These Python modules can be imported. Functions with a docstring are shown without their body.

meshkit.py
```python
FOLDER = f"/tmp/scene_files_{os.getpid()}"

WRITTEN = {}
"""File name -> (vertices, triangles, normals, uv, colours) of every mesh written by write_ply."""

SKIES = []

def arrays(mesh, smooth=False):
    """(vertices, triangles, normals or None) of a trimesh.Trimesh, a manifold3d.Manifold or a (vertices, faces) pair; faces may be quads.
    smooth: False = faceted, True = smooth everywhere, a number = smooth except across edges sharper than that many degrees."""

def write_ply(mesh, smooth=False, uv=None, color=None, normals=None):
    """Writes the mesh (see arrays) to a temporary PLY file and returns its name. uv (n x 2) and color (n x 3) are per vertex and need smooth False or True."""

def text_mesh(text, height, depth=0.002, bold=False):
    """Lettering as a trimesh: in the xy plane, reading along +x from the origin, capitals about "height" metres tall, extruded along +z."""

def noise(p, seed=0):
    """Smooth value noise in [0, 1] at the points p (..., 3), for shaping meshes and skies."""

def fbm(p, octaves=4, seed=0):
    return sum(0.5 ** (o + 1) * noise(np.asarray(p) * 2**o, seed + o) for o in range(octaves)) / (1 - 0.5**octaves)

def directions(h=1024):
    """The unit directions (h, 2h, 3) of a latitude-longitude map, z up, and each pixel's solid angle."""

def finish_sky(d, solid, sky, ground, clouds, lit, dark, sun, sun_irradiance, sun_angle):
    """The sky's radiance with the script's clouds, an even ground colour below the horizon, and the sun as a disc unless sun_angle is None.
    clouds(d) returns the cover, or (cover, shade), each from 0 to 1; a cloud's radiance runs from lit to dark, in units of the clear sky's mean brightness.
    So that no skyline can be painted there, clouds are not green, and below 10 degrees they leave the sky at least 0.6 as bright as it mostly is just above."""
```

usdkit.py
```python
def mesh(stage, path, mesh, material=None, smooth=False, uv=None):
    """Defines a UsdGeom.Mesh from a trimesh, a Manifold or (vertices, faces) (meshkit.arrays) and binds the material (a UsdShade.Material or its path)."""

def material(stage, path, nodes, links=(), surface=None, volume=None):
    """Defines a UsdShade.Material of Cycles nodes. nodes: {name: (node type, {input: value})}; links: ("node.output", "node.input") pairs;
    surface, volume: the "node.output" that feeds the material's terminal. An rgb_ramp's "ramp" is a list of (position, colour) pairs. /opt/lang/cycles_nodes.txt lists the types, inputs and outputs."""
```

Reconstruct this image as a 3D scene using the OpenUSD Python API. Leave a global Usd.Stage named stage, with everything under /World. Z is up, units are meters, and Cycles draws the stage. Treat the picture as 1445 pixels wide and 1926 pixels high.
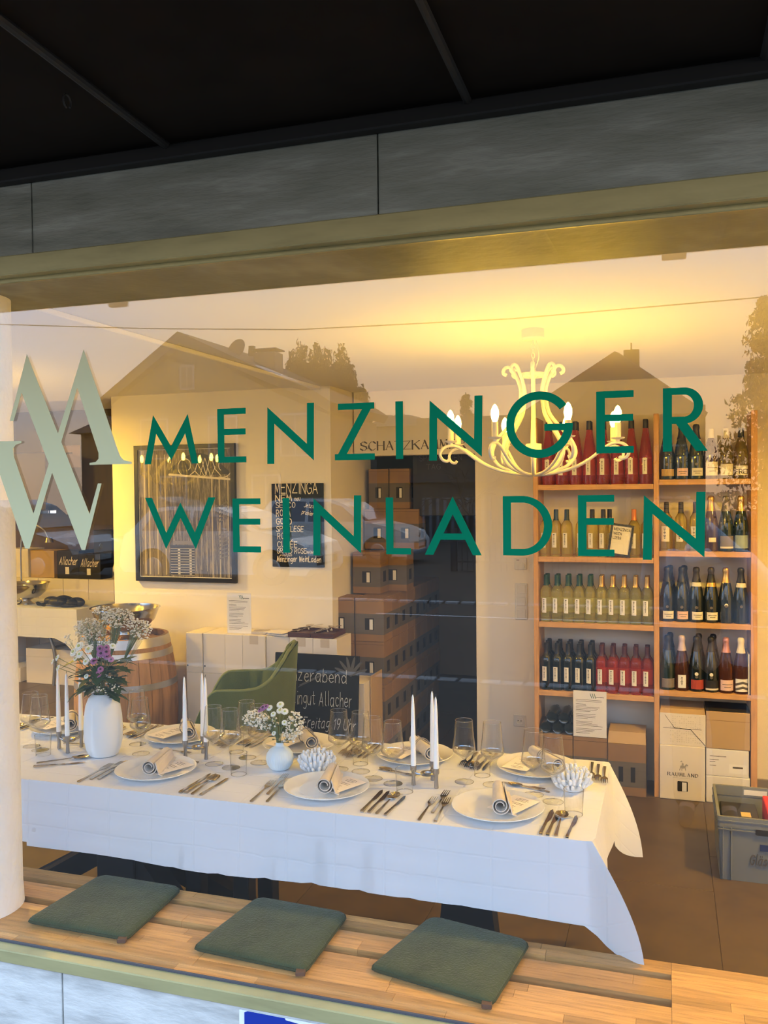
import math, random
import numpy as np, trimesh, usdkit, meshkit
import shapely.geometry as sg
from shapely.ops import unary_union
from shapely import affinity
from pxr import Usd, UsdGeom, UsdLux, UsdShade, Gf, Sdf
from trimesh.transformations import rotation_matrix as rotm
random.seed(7); rng = np.random.default_rng(7); PI = math.pi

stage = Usd.Stage.CreateInMemory()
UsdGeom.SetStageUpAxis(stage, 'Z'); UsdGeom.SetStageMetersPerUnit(stage, 1.0)
UsdGeom.Xform.Define(stage, '/World'); UsdGeom.Scope.Define(stage, '/World/Looks')

# ------------------------------------------------------------------ camera
F_PX, YAW, PITCH, ROLL, EYE = 1650.0, math.radians(17.9), math.radians(-1.495), math.radians(-.594), 1.85
fw = np.array([-math.sin(YAW)*math.cos(PITCH), math.cos(YAW)*math.cos(PITCH), math.sin(PITCH)])
r0 = np.array([math.cos(YAW), math.sin(YAW), 0]); u0 = np.cross(r0, fw)
rt = math.cos(ROLL)*r0 + math.sin(ROLL)*u0; up = -math.sin(ROLL)*r0 + math.cos(ROLL)*u0
cam = UsdGeom.Camera.Define(stage, '/World/camera')
cam.AddTransformOp().Set(Gf.Matrix4d(*rt, 0, *up, 0, *(-fw), 0, 0, 0, EYE, 1))
cam.CreateHorizontalApertureAttr(36.0); cam.CreateFocalLengthAttr(36.0*F_PX/1445); cam.CreateClippingRangeAttr(Gf.Vec2f(.05, 500))
cam.CreateExposureAttr(0.0)

# ------------------------------------------------------------------ sky: dusk, warm near the horizon, blue overhead, thin clouds
SKY = 3.05
WARM_SKY = [(0, (.95, .60, .34)), (.06, (1.05, .70, .40)), (.11, (.86, .66, .52)), (.16, (.92, .74, .54)), (.22, (.95, .84, .74)), (.32, (.66, .84, 1.10)), (.55, (.58, .76, 1.0)), (1, (.62, .72, .86))]
COOL_SKY = [(0, (.70, .60, .54)), (.06, (.68, .70, .76)), (.12, (.50, .74, 1.06)), (.20, (.40, .74, 1.34)), (.35, (.38, .74, 1.42)), (.55, (.58, .76, 1.0)), (1, (.62, .72, .86))]
sky_mat = usdkit.material(stage, '/World/Looks/sky', {
    'c': ('texture_coordinate', {}), 's': ('separate_xyz', {}), 'g': ('rgb_ramp', {'ramp': WARM_SKY}), 'k': ('rgb_ramp', {'ramp': COOL_SKY}),
    'd': ('normal', {'direction': (-.18, -.975, .13)}), 'w': ('map_range', {'from_min': .80, 'from_max': .99, 'to_min': 0., 'to_max': 1., 'range_type': 'smoothstep'}), 'a': ('mix', {}),
    'm': ('mapping', {'scale': (1.6, 1.6, 9.0)}), 'n': ('noise_texture', {'scale': 2.2, 'detail': 6.0, 'roughness': .55, 'distortion': .6}),
    'r': ('rgb_ramp', {'ramp': [(.44, (0, 0, 0)), (.68, (1, 1, 1))]}), 'f': ('math', {'math_type': 'multiply', 'value2': .45}), 'fg': ('math', {'math_type': 'multiply'}),
    'x': ('mix', {'color2': (1.25, .92, .58)}), 'b': ('background_shader', {'strength': SKY})},
    [('c.generated', 's.vector'), ('s.z', 'g.fac'), ('s.z', 'k.fac'), ('c.generated', 'd.normal'), ('d.dot', 'w.value'), ('w.result', 'a.fac'), ('k.color', 'a.color1'), ('g.color', 'a.color2'),
     ('c.generated', 'm.vector'), ('m.vector', 'n.vector'), ('n.fac', 'r.fac'), ('r.color', 'f.value1'), ('f.value', 'fg.value1'), ('w.result', 'fg.value2'),
     ('fg.value', 'x.fac'), ('a.color', 'x.color1'), ('x.color', 'b.color')], surface='b.background')
dome = UsdLux.DomeLight.Define(stage, '/World/sky'); dome.CreateIntensityAttr(1.0)
UsdShade.MaterialBindingAPI.Apply(dome.GetPrim()).Bind(sky_mat)
BULB, DOWN = 185.0, 1650.0          # strength of the candle bulbs, of the ceiling lamps
WARM = (1.0, .585, .05)
SPOTS = [(-4.5, 4.55, 2.52, 'round ceiling lamp left of the window column'), (-8.1, 5.9, 2.74, 'round ceiling lamp at the far left'), (1.25, 3.7, 2.52, 'round ceiling lamp right of the wine shelf')]

# ------------------------------------------------------------------ helpers: scene tree
used = {}
def numbered(parent, name):
    k = (str(parent), name); n = used.get(k, 0); used[k] = n + 1
    return f'{parent}/{name}' + (f'_{n:03d}' if n else '')
def data(prim, label=None, cat=None, group=None, kind=None):
    for k, v in (('label', label), ('category', cat), ('group', group), ('kind', kind)):
        if v: prim.SetCustomDataByKey(k, v)
def thing(name, label, cat, loc=(0, 0, 0), rz=0, group=None, kind=None, rx=0, ry=0):
    x = UsdGeom.Xform.Define(stage, numbered('/World', name)); x.AddTranslateOp().Set(Gf.Vec3d(*map(float, loc)))
    if rz: x.AddRotateZOp().Set(math.degrees(rz))
    if ry: x.AddRotateYOp().Set(math.degrees(ry))
    if rx: x.AddRotateXOp().Set(math.degrees(rx))
    data(x.GetPrim(), label, cat, group, kind); return str(x.GetPath())
def part(th, name, mesh, mat, smooth=35, label=None, kind=None):
    m = usdkit.mesh(stage, numbered(th, name), mesh, mat, smooth=smooth); data(m.GetPrim(), label, kind=kind); return str(m.GetPath())
def solo(name, mesh, mat, label=None, cat=None, group=None, kind=None, smooth=35):
    m = usdkit.mesh(stage, numbered('/World', name), mesh, mat, smooth=smooth); data(m.GetPrim(), label, cat, group, kind); return str(m.GetPath())
def struct(name, mesh, mat, parent=None, smooth=35):
    p = numbered(parent or '/World', name)
    m = usdkit.mesh(stage, p, mesh, mat, smooth=smooth)
    if not parent: data(m.GetPrim(), kind='structure')
    return p
def copy(src, loc, rz=0, label=None, group=None, rx=0, ry=0):
    s = stage.GetPrimAtPath(src); was = s.GetCustomData(); base = src.rsplit('/', 1)[1]
    if base[-4:-3] == '_' and base[-3:].isdigit(): base = base[:-4]
    return_ = thing(base, label or was['label'], was['category'], loc, rz, group or was.get('group'), rx=rx, ry=ry)
    p = stage.GetPrimAtPath(return_); p.GetReferences().AddInternalReference(src); p.SetInstanceable(True); return return_
# the first of a kind is made at its own place, later ones refer to it
protos = {}
def placed(key, make, loc, rz, label, group=None, **k):
    if key in protos:
        return copy(protos[key], loc, rz, label, group, **k)
    protos[key] = make(loc, rz, label, group, **k); return protos[key]

# ------------------------------------------------------------------ helpers: materials
def mat(name, col=(.5, .5, .5), rough=.5, metal=0, var=0, scale=8, stretch=(1, 1, 1), bump=0, bscale=60, bstretch=None, dark=None, tone=0, coord='object', pos=None, **p):
    nodes = {'p': ('principled_bsdf', {'base_color': col, 'roughness': rough, 'metallic': metal, **p})}; links = []
    if var or bump:
        nodes['c'] = ('texture_coordinate', {}) if coord == 'object' else ('geometry', {})
        src = 'c.object' if coord == 'object' else 'c.position'
    if var:
        d = dark or tuple(c*(1-var) for c in col); l = tuple(min(1, c*(1+var*.6)) for c in col)
        nodes['m'] = ('mapping', {'scale': stretch}); nodes['n'] = ('noise_texture', {'scale': scale, 'detail': 3.0, 'roughness': .6})
        nodes['r'] = ('rgb_ramp', {'ramp': [(.3, d), (.5, col), (.7, l)] if pos is None else pos})
        links += [(src, 'm.vector'), ('m.vector', 'n.vector'), ('n.fac', 'r.fac')]
        out = 'r.color'
        if tone:
            nodes['o'] = ('object_info', {}); nodes['h'] = ('hsv', {}); nodes['mr'] = ('map_range', {'from_min': 0., 'from_max': 1., 'to_min': 1-tone, 'to_max': 1+tone})
            links += [('o.random', 'mr.value'), ('mr.result', 'h.value'), (out, 'h.color')]; out = 'h.color'
        links.append((out, 'p.base_color'))
    if bump:
        nodes['bm'] = ('mapping', {'scale': bstretch or (1, 1, 1)}); nodes['bn'] = ('noise_texture', {'scale': bscale, 'detail': 2.0}); nodes['b'] = ('bump', {'strength': bump, 'distance': .01})
        links += [(src, 'bm.vector'), ('bm.vector', 'bn.vector'), ('bn.fac', 'b.height'), ('b.normal', 'p.normal')]
    return usdkit.material(stage, '/World/Looks/' + name, nodes, links, surface='p.BSDF')
def pane_mat(name, r0, tint=(1, 1, 1), gl=(1, 1, 1), rough=0.0, power=5.0):
    """see-through sheet: transparent mixed with mirror by the angle (Schlick), the same from both sides"""
    return usdkit.material(stage, '/World/Looks/' + name, {
        'g': ('layer_weight', {'blend': .5}), 'q': ('math', {'math_type': 'power', 'value2': power}), 'k': ('math', {'math_type': 'multiply_add', 'value2': 1-r0, 'value3': r0}),
        't': ('transparent_bsdf', {'color': tint}), 's': ('glossy_bsdf', {'color': gl, 'roughness': rough}), 'x': ('mix_closure', {})},
        [('g.facing', 'q.value1'), ('q.value', 'k.value1'), ('k.value', 'x.fac'), ('t.BSDF', 'x.closure1'), ('s.BSDF', 'x.closure2')], surface='x.closure')
def ware_mat(name, r0):
    """thin-walled table glass: clear face on, darker and mirror-like towards its outline"""
    return usdkit.material(stage, '/World/Looks/' + name, {
        'g': ('layer_weight', {'blend': .5}), 'q': ('math', {'math_type': 'power', 'value2': 3.2}), 'k': ('math', {'math_type': 'multiply_add', 'value2': .85-r0, 'value3': r0}),
        'tr': ('rgb_ramp', {'ramp': [(0, (.975, .975, .97)), (.55, (.95, .95, .94)), (.85, (.62, .62, .60)), (1, (.30, .30, .28))]}), 't': ('transparent_bsdf', {}), 's': ('glossy_bsdf', {'color': (1, 1, 1), 'roughness': .02}), 'x': ('mix_closure', {})},
        [('g.facing', 'q.value1'), ('q.value', 'k.value1'), ('k.value', 'x.fac'), ('g.facing', 'tr.fac'), ('tr.color', 't.color'), ('t.BSDF', 'x.closure1'), ('s.BSDF', 'x.closure2')], surface='x.closure')
def lamp_mat(name, col, strength):
    return usdkit.material(stage, '/World/Looks/' + name, {'e': ('emission', {'color': col, 'strength': strength})}, [], surface='e.emission')

# ------------------------------------------------------------------ helpers: meshes
def cat(*ms): return trimesh.util.concatenate([m for a in ms for m in (a if isinstance(a, (list, tuple)) else [a])])
def bx(x0, y0, z0, x1, y1, z1, b=0):
    e = (x1-x0, y1-y0, z1-z0)
    if b <= 0:
        m = trimesh.creation.box(e)
    else:
        b = min(b, .45*min(e)); pts = []
        for s in np.ndindex(2, 2, 2):
            s = np.array(s)*2-1; h = np.array(e)/2
            for k in range(3):
                q = s*(h-b); q[k] = s[k]*h[k]; pts.append(q)
        m = trimesh.convex.convex_hull(np.array(pts))
    m.apply_translation(((x0+x1)/2, (y0+y1)/2, (z0+z1)/2)); return m
def hull(*pts): return trimesh.convex.convex_hull(np.array(pts, float))
def lathe(prof, n=28, a0=0, a1=2*PI):
    prof = np.array(prof, float); full = abs(a1-a0-2*PI) < 1e-6; k = n if full else n+1
    a = a0 + (a1-a0)*np.arange(k)/n; P = len(prof)
    v = np.stack([np.outer(np.cos(a), prof[:, 0]), np.outer(np.sin(a), prof[:, 0]), np.tile(prof[:, 1], (k, 1))], -1).reshape(-1, 3); f = []
    for i in range(n):
        i2 = (i+1) % k
        for j in range(P-1):
            q = (i*P+j, i2*P+j, i2*P+j+1, i*P+j+1)
            if prof[j, 0] > 1e-9: f.append(q[:3])
            if prof[j+1, 0] > 1e-9: f.append((q[0], q[2], q[3]))
    m = trimesh.Trimesh(v, f, process=False); m.merge_vertices(); return m
def frames(p):
    t = np.gradient(p, axis=0); t /= np.linalg.norm(t, axis=1, keepdims=True)+1e-12
    a = np.cross(t[0], (0, 0, 1.) if abs(t[0][2]) < .9 else (1., 0, 0)); A = []
    for q in t:
        a = a - q*(a@q); a /= np.linalg.norm(a)+1e-12; A.append(a)
    A = np.array(A); return t, A, np.cross(t, A)
def tube(pts, r, n=8):
    p = np.array(pts, float); r = np.broadcast_to(r, (len(p),)); t, A, B = frames(p); g = np.arange(n)*2*PI/n
    v = p[:, None] + r[:, None, None]*(np.cos(g)[None, :, None]*A[:, None] + np.sin(g)[None, :, None]*B[:, None]); N = len(p); f = []
    for i in range(N-1):
        for j in range(n):
            k = (j+1) % n; f += [(i*n+j, i*n+k, (i+1)*n+k), (i*n+j, (i+1)*n+k, (i+1)*n+j)]
    v = np.vstack([v.reshape(-1, 3), p[:1], p[-1:]])
    for j in range(n):
        k = (j+1) % n; f += [(N*n, k, j), (N*n+1, (N-1)*n+j, (N-1)*n+k)]
    return trimesh.Trimesh(v, f, process=False)
def smooth_path(pts, n=8):
    p = np.array(pts, float); p = np.vstack([2*p[0]-p[1], p, 2*p[-1]-p[-2]]); out = []
    for i in range(1, len(p)-2):
        for s in np.arange(n)/n:
            out.append(.5*(2*p[i] + (p[i+1]-p[i-1])*s + (2*p[i-1]-5*p[i]+4*p[i+1]-p[i+2])*s*s + (3*p[i]-p[i-1]-3*p[i+1]+p[i+2])*s**3))
    return np.array(out + [p[-2]])
def prism(poly, d):
    """shapely polygon(s) in xz, thickness d along +y from y=0"""
    ms = [trimesh.creation.extrude_polygon(g, d, engine='earcut') for g in getattr(poly, 'geoms', [poly]) if not g.is_empty and g.area > 1e-9]
    m = cat(ms); m.vertices = m.vertices[:, [0, 2, 1]]*[1, 1, 1]; m.invert(); return m
def flat(poly, d):
    return cat([trimesh.creation.extrude_polygon(g, d, engine='earcut') for g in getattr(poly, 'geoms', [poly]) if g.area > 1e-9])
def grid(fn, nu, nv, closed_u=False):
    u = np.linspace(0, 1, nu); v = np.linspace(0, 1, nv); pts = np.array([[fn(a, b) for b in v] for a in u], float); f = []
    for i in range(nu if closed_u else nu-1):
        i2 = (i+1) % nu
        for j in range(nv-1):
            f += [(i*nv+j, i2*nv+j, i2*nv+j+1), (i*nv+j, i2*nv+j+1, i*nv+j+1)]
    return trimesh.Trimesh(pts.reshape(-1, 3), f, process=False)
def thick(m, t):
    """a sheet given thickness t"""
    n = m.vertex_normals; v = np.vstack([m.vertices + n*t/2, m.vertices - n*t/2]); k = len(m.vertices); f = [m.faces, m.faces[:, ::-1]+k]
    e = m.edges_sorted; uq, ix, ct = np.unique(e, axis=0, return_index=True, return_counts=True); b = m.edges[ix[ct == 1]]
    f.append(np.column_stack([b[:, 1], b[:, 0], b[:, 0]+k])); f.append(np.column_stack([b[:, 1], b[:, 0]+k, b[:, 1]+k]))
    return trimesh.Trimesh(v, np.vstack(f), process=False)
def ell(c, r, sub=2):
    m = trimesh.creation.icosphere(sub, 1.0); m.apply_scale(r); m.apply_translation(c); return m
def T(m, t=(0, 0, 0), rz=0, rx=0, ry=0, s=1):
    m = m.copy()
    if s != 1: m.apply_scale(s)
    if rx: m.apply_transform(rotm(rx, (1, 0, 0)))
    if ry: m.apply_transform(rotm(ry, (0, 1, 0)))
    if rz: m.apply_transform(rotm(rz, (0, 0, 1)))
    m.apply_translation(t); return m

# ------------------------------------------------------------------ helpers: lettering by strokes, cell 4 wide, capitals 6 high
GL = {}
for line in '''A 0,0 2,6 4,0|.7,2 3.3,2;B 0,0 0,6 2.5,6 3.4,5.2 3.2,3.8 2.2,3.2 0,3.2|2.2,3.2 3.7,2.4 3.7,.8 2.5,0 0,0;C 4,5 3,6 1.5,6 .2,4.5 0,3 .2,1.5 1.5,0 3,0 4,1;D 0,0 0,6 2,6 3.6,4.8 4,3 3.6,1.2 2,0 0,0;E 3.6,6 0,6 0,0 3.6,0|0,3.1 3,3.1
F 3.6,6 0,6 0,0|0,3.1 3,3.1;G 4,5 3,6 1.5,6 .2,4.5 0,3 .2,1.5 1.5,0 3,0 4,1 4,2.8 2.4,2.8;H 0,0 0,6|4,0 4,6|0,3.1 4,3.1;I 1,0 1,6;J 3,6 3,1.2 2,0 .8,0 0,1;K 0,0 0,6|4,6 0,2.6|1.4,3.6 4,0;L 0,6 0,0 3.4,0;M 0,0 .5,6 2.2,1 3.9,6 4.4,0
N 0,0 0,6 4,0 4,6;O 2,6 .6,5.2 0,3 .6,.8 2,0 3.4,.8 4,3 3.4,5.2 2,6;P 0,0 0,6 2.6,6 3.8,5 3.6,3.6 2.4,3 0,3;R 0,0 0,6 2.6,6 3.7,5 3.5,3.6 2.4,3 0,3|2,3 4,0;S 3.7,5.2 2.6,6 1.2,6 .2,5 .5,3.7 3.4,2.4 3.8,1.2 2.8,0 1.2,0 0,.9;T 0,6 4,6|2,6 2,0;U 0,6 0,1.6 1,0 3,0 4,1.6 4,6
V 0,6 2,0 4,6;W 0,6 1.2,0 2.3,5 3.4,0 4.6,6;X 0,0 4,6|0,6 4,0;Z 0,6 4,6 0,0 4,0;1 .4,4.6 1.8,6 1.8,0;2 0,4.8 1,6 2.8,6 3.6,4.8 3.2,3.4 0,0 3.8,0;9 3.5,4 2.5,3 .8,3.2 .2,4.6 1,6 2.8,6 3.5,4.6 3.3,2 2,0
a 3.2,4 1.2,4 .1,2.6 .2,1 1.2,0 2.4,.3 3.2,1.6|3.2,4 3.2,.6 3.8,0;b 0,6.5 0,0|0,2.6 1.4,4 2.8,3.6 3.2,2 2.6,.4 1.2,0 0,.8;c 3,3.4 2,4 .8,3.7 0,2 .6,.4 2,0 3.2,.7;d 3.2,6.5 3.2,.4 3.7,0|3.2,2.8 2,4 .6,3.4 0,1.8 .8,.2 2,.2 3.2,1.4;e .1,2 3,2.2 2.8,3.6 1.6,4 .4,3.2 0,1.6 .8,.2 2,0 3,.7;g 3.2,4 1.2,4 .1,2.8 .6,1.2 2,.8 3.2,2|3.2,4 3.2,-1 2.2,-2 .6,-1.6
h 0,6.5 0,0|0,2.4 1.4,4 2.6,3.8 3,2.4 3,0;i .8,4 .8,0|.8,5.6 .9,5.8;j 1.6,4 1.6,-1 .6,-2|1.6,5.6 1.7,5.8;k 0,6.5 0,0|2.6,4 0,1.6|1,2.2 2.8,0;l .8,6.5 .8,.6 1.4,0;n 0,4 0,0|0,2.4 1.4,4 2.6,3.8 3,2.4 3,0;o 1.6,4 .4,3.2 0,2 .5,.5 1.6,0 2.8,.6 3.2,2 2.7,3.4 1.6,4;p 0,4 0,-2|0,2.6 1.4,4 2.8,3.6 3.2,2 2.6,.4 1.2,0 0,.8
r 0,4 0,0|0,2.2 1.2,3.8 2.4,4;s 2.6,3.6 1.4,4 .3,3.2 .8,2.3 2.2,1.7 2.6,.8 1.6,0 .2,.4;t 1.2,5.8 1.2,.8 2,0 2.8,.4|0,4 2.6,4;u 0,4 0,1 1,0 2.2,.4 3,1.8|3,4 3,0;v 0,4 1.5,0 3,4;w 0,4 1,0 2,3.4 3,0 4,4;z 0,4 2.8,4 0,0 3,0'''.replace('\n', ';').split(';'):
    k, rest = line.split(' ', 1); GL[k] = [[tuple(map(float, q.split(','))) for q in s.split()] for s in rest.split('|')]
ACC = {'Ä': 'A', 'Ü': 'U', 'ä': 'a', 'É': 'E', 'ü': 'u', 'é': 'e'}
def strokes(text, h, w, gap=1.5, jitter=0, slant=0, seed=1, serif=0, thin=None):
    """text as a flat shape: capitals h high, strokes w wide"""
    R = random.Random(seed); x, out, s = 0., [], h/6
    for ch in text:
        if ch == ' ': x += 3; continue
        base = ACC.get(ch, ch)
        if base == '.': lines = [[(.4, 0), (.5, .2)]]
        elif base == '!': lines = [[(.5, 6), (.5, 1.6)], [(.5, 0), (.5, .2)]]
        else: lines = [list(l) for l in GL[base]]
        wid = max(p[0] for l in lines for p in l)
        if ch in 'ÄÜäü': t = 7.2 if ch in 'ÄÜ' else 5.4; lines += [[(wid*.25, t), (wid*.25+.1, t+.3)], [(wid*.7, t), (wid*.7+.1, t+.3)]]
        if ch in 'Éé': lines += [[(wid*.4, 6.9), (wid*.75, 7.8)]]
        dy = R.uniform(-1, 1)*jitter
        for l in lines:
            q = [((x+a+R.uniform(-1, 1)*jitter*.6+slant*b)*s, (b+dy)*s) for a, b in l]
            if thin:
                for (a, b) in zip(q, q[1:]):
                    dx, dz = b[0]-a[0], b[1]-a[1]; heavy = abs(dz) > abs(dx)*.3 and not (dx*dz > 0 and abs(dz) < abs(dx)*20)
                    out.append(sg.LineString([a, b]).buffer((w if heavy else thin)/2, cap_style=3, quad_segs=2))
            else: out.append(sg.LineString(q).buffer(w/2, quad_segs=3))
            if serif:
                for (a, b) in ((q[0]), (q[-1])):
                    if b < .02*h or b > .98*h: out.append(sg.LineString([(a-serif*s, b), (a+serif*s, b)]).buffer(thin/2, cap_style=2))
        x += wid+gap
    return unary_union(out), (x-gap)*s
def writing(text, h, w, x, z, y, width=None, d=.0012, rot=0, **k):
    """lettering standing in the xz plane at y, its lower left corner at (x, z), its back against y"""
    g, ww = strokes(text, h, w, **k)
    if width: g = affinity.scale(g, width/ww, 1, origin=(0, 0))
    if rot: g = affinity.rotate(g, rot, origin=(0, 0))
    m = prism(g, d); m.apply_translation((x, y-d, z)); return m
# ================================================================== materials
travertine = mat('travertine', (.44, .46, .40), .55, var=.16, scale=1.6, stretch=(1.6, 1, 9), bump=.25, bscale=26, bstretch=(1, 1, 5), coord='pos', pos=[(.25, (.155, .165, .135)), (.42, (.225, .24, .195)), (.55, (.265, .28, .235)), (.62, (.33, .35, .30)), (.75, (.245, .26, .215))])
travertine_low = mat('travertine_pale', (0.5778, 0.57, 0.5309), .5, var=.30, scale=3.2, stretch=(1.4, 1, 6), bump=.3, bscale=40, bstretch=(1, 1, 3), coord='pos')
brass = mat('aged_brass', (0.42, 0.378, 0.182), .42, .45, var=.14, scale=4, stretch=(1, 1, 6), bump=.05, coord='pos')
rubber = mat('dark_rubber', (.05, .05, .06), .55)
plaster = mat('wall_plaster', (.81, .745, .61), .8, var=.03, scale=3, coord='pos')
plaster_white = mat('column_plaster', (.82, .82, .80), .75, var=.03, bump=.5, bscale=28, coord='pos')
ceiling_paint = mat('ceiling_paint', (.80, .77, .71), .85)
dark_wood = mat('dark_wood', (.055, .03, .016), .45, var=.4, scale=5, stretch=(1, 1, .2), coord='pos')
store_paint = mat('store_paint', (.52, .47, .40), .85, var=.06, scale=2, coord='pos')
tile_mat = mat('floor_tile', (0.09, 0.059, 0.0331), .42, var=.2, scale=5, stretch=(1, 1, 1), coord='pos', tone=.05)
grout = mat('grout', (.13, .085, .05), .8)
oak = mat('oak_staves', (0.51, 0.2848, 0.0978), .42, var=.28, scale=7, stretch=(1.2, 16, 16), tone=.28, bump=.05, bscale=30, bstretch=(1, 12, 12), coord='pos')
shelf_wood = mat('beech_shelf', (.60, .33, .13), .45, var=.2, scale=5, stretch=(1, 9, 9), coord='pos')
shelf_up = mat('beech_upright', (.58, .31, .12), .45, var=.2, scale=5, stretch=(9, 9, 1), coord='pos')
white_pl = mat('white_plastic', (.68, .66, .60), .35)
black_pl = mat('black_plastic', (.015, .015, .016), .35)
steel = mat('polished_steel', (.62, .60, .56), .16, 1.0)
steel_dull = mat('brushed_steel', (.40, .38, .36), .28, 1.0)
cutlery_m = mat('cutlery_steel', (.52, .46, .38), .13, 1.0)
glass_pane = pane_mat('window_glass', .060)
wine_glass = ware_mat('drinking_glass', .05); glass_rim = ware_mat('glass_rim', .30); glass_foot = pane_mat('glass_foot', .02, (1, 1, 1), power=9.0)
# ================================================================== floor, ceiling, walls
floor = struct('floor', bx(-8.8, 2.23, -.12, 2.4, 8.9, -.004), grout)
TX, TY = .595, 1.19
for i in range(-12, 4):
    for j in range(0, 5):
        x0, y0 = .199+i*TX, 2.24+j*TY-.4*(i % 2)
        x1, y1, y0c = min(x0+TX, 2.38), min(y0+TY, 8.85), max(y0, 2.235)
        if x0 > 2.3 or y1-y0c < .05: continue
        part(floor, 'tile', bx(x0+.0012, y0c+.0012, -.012, x1-.0012, y1-.0012, 0, .0012), tile_mat)
CZ = 2.52
struct('ceiling', cat(bx(-8.8, 2.2, CZ, 2.4, 5.42, CZ+.2), bx(-3.72, 5.42, CZ, 2.4, 8.9, CZ+.2), bx(-8.8, 5.42, 2.74, -3.72, 8.9, 2.94)), ceiling_paint)
struct('trim_1', bx(-2.26, 2.6, CZ-.022, -2.13, 5.29, CZ-.0005, .004), ceiling_paint)
struct('wall_back', cat(bx(-1.21, 5.72, 0, 2.0, 5.86, CZ), bx(-2.06, 5.72, 2.08, -1.21, 5.86, CZ)), plaster)
struct('wall_picture', bx(-3.72, 5.30, 0, -2.07, 6.1, CZ), plaster)
struct('wall_right', bx(2.0, 2.3, 0, 2.2, 5.86, CZ), plaster)
back = struct('wall_left_room', cat(bx(-8.8, 8.05, 0, -6.60, 8.2, 2.74), bx(-6.60, 8.05, 0, -6.38, 8.2, 1.62), bx(-6.60, 8.05, 2.12, -6.38, 8.2, 2.74), bx(-6.38, 8.05, 0, -3.72, 8.2, 2.74)), dark_wood)
struct('wall_left', bx(-8.9, 2.3, 0, -8.7, 8.2, 2.74), plaster)
struct('wall_side_passage', bx(-3.80, 6.1, 0, -3.72, 8.05, 2.74), plaster)
struct('wall_store', cat(bx(-3.6, 8.46, 0, .2, 8.6, CZ), bx(-3.7, 6.1, 0, -3.6, 8.46, CZ), bx(.1, 5.86, 0, .2, 8.46, CZ)), store_paint)
struct('baseboard_back', cat(bx(-1.21, 5.707, 0, -.79, 5.72, .07, .003), bx(.50, 5.707, 0, 2.0, 5.72, .07, .003)), mat('baseboard', (.22, .19, .16), .5))
w2 = struct('window_2', bx(-6.60, 8.16, 1.62, -6.38, 8.165, 2.12), glass_pane)
for sx in (-.055, .055):
    a = np.linspace(0, 4.6, 30); part(w2, 'scroll_bar', tube(np.stack([-6.49+sx+.055*np.cos(a)*(1-a/9), 8.145+0*a, 1.80+.055*np.sin(a)*(1-a/9)], 1), .006, 6), black_pl)
    part(w2, 'bar', tube([(-6.49+sx, 8.145, 1.62), (-6.49+sx, 8.145, 2.12)], .007, 6), black_pl)
# slim round column in the window niche
col = lathe([(0, .4505), (.142, .4505), (.138, .52), (.137, 1.5), (.138, CZ-.001), (0, CZ-.001)], 48); col.apply_translation((-2.222, 2.372, 0))
struct('column', col, plaster_white)
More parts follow.
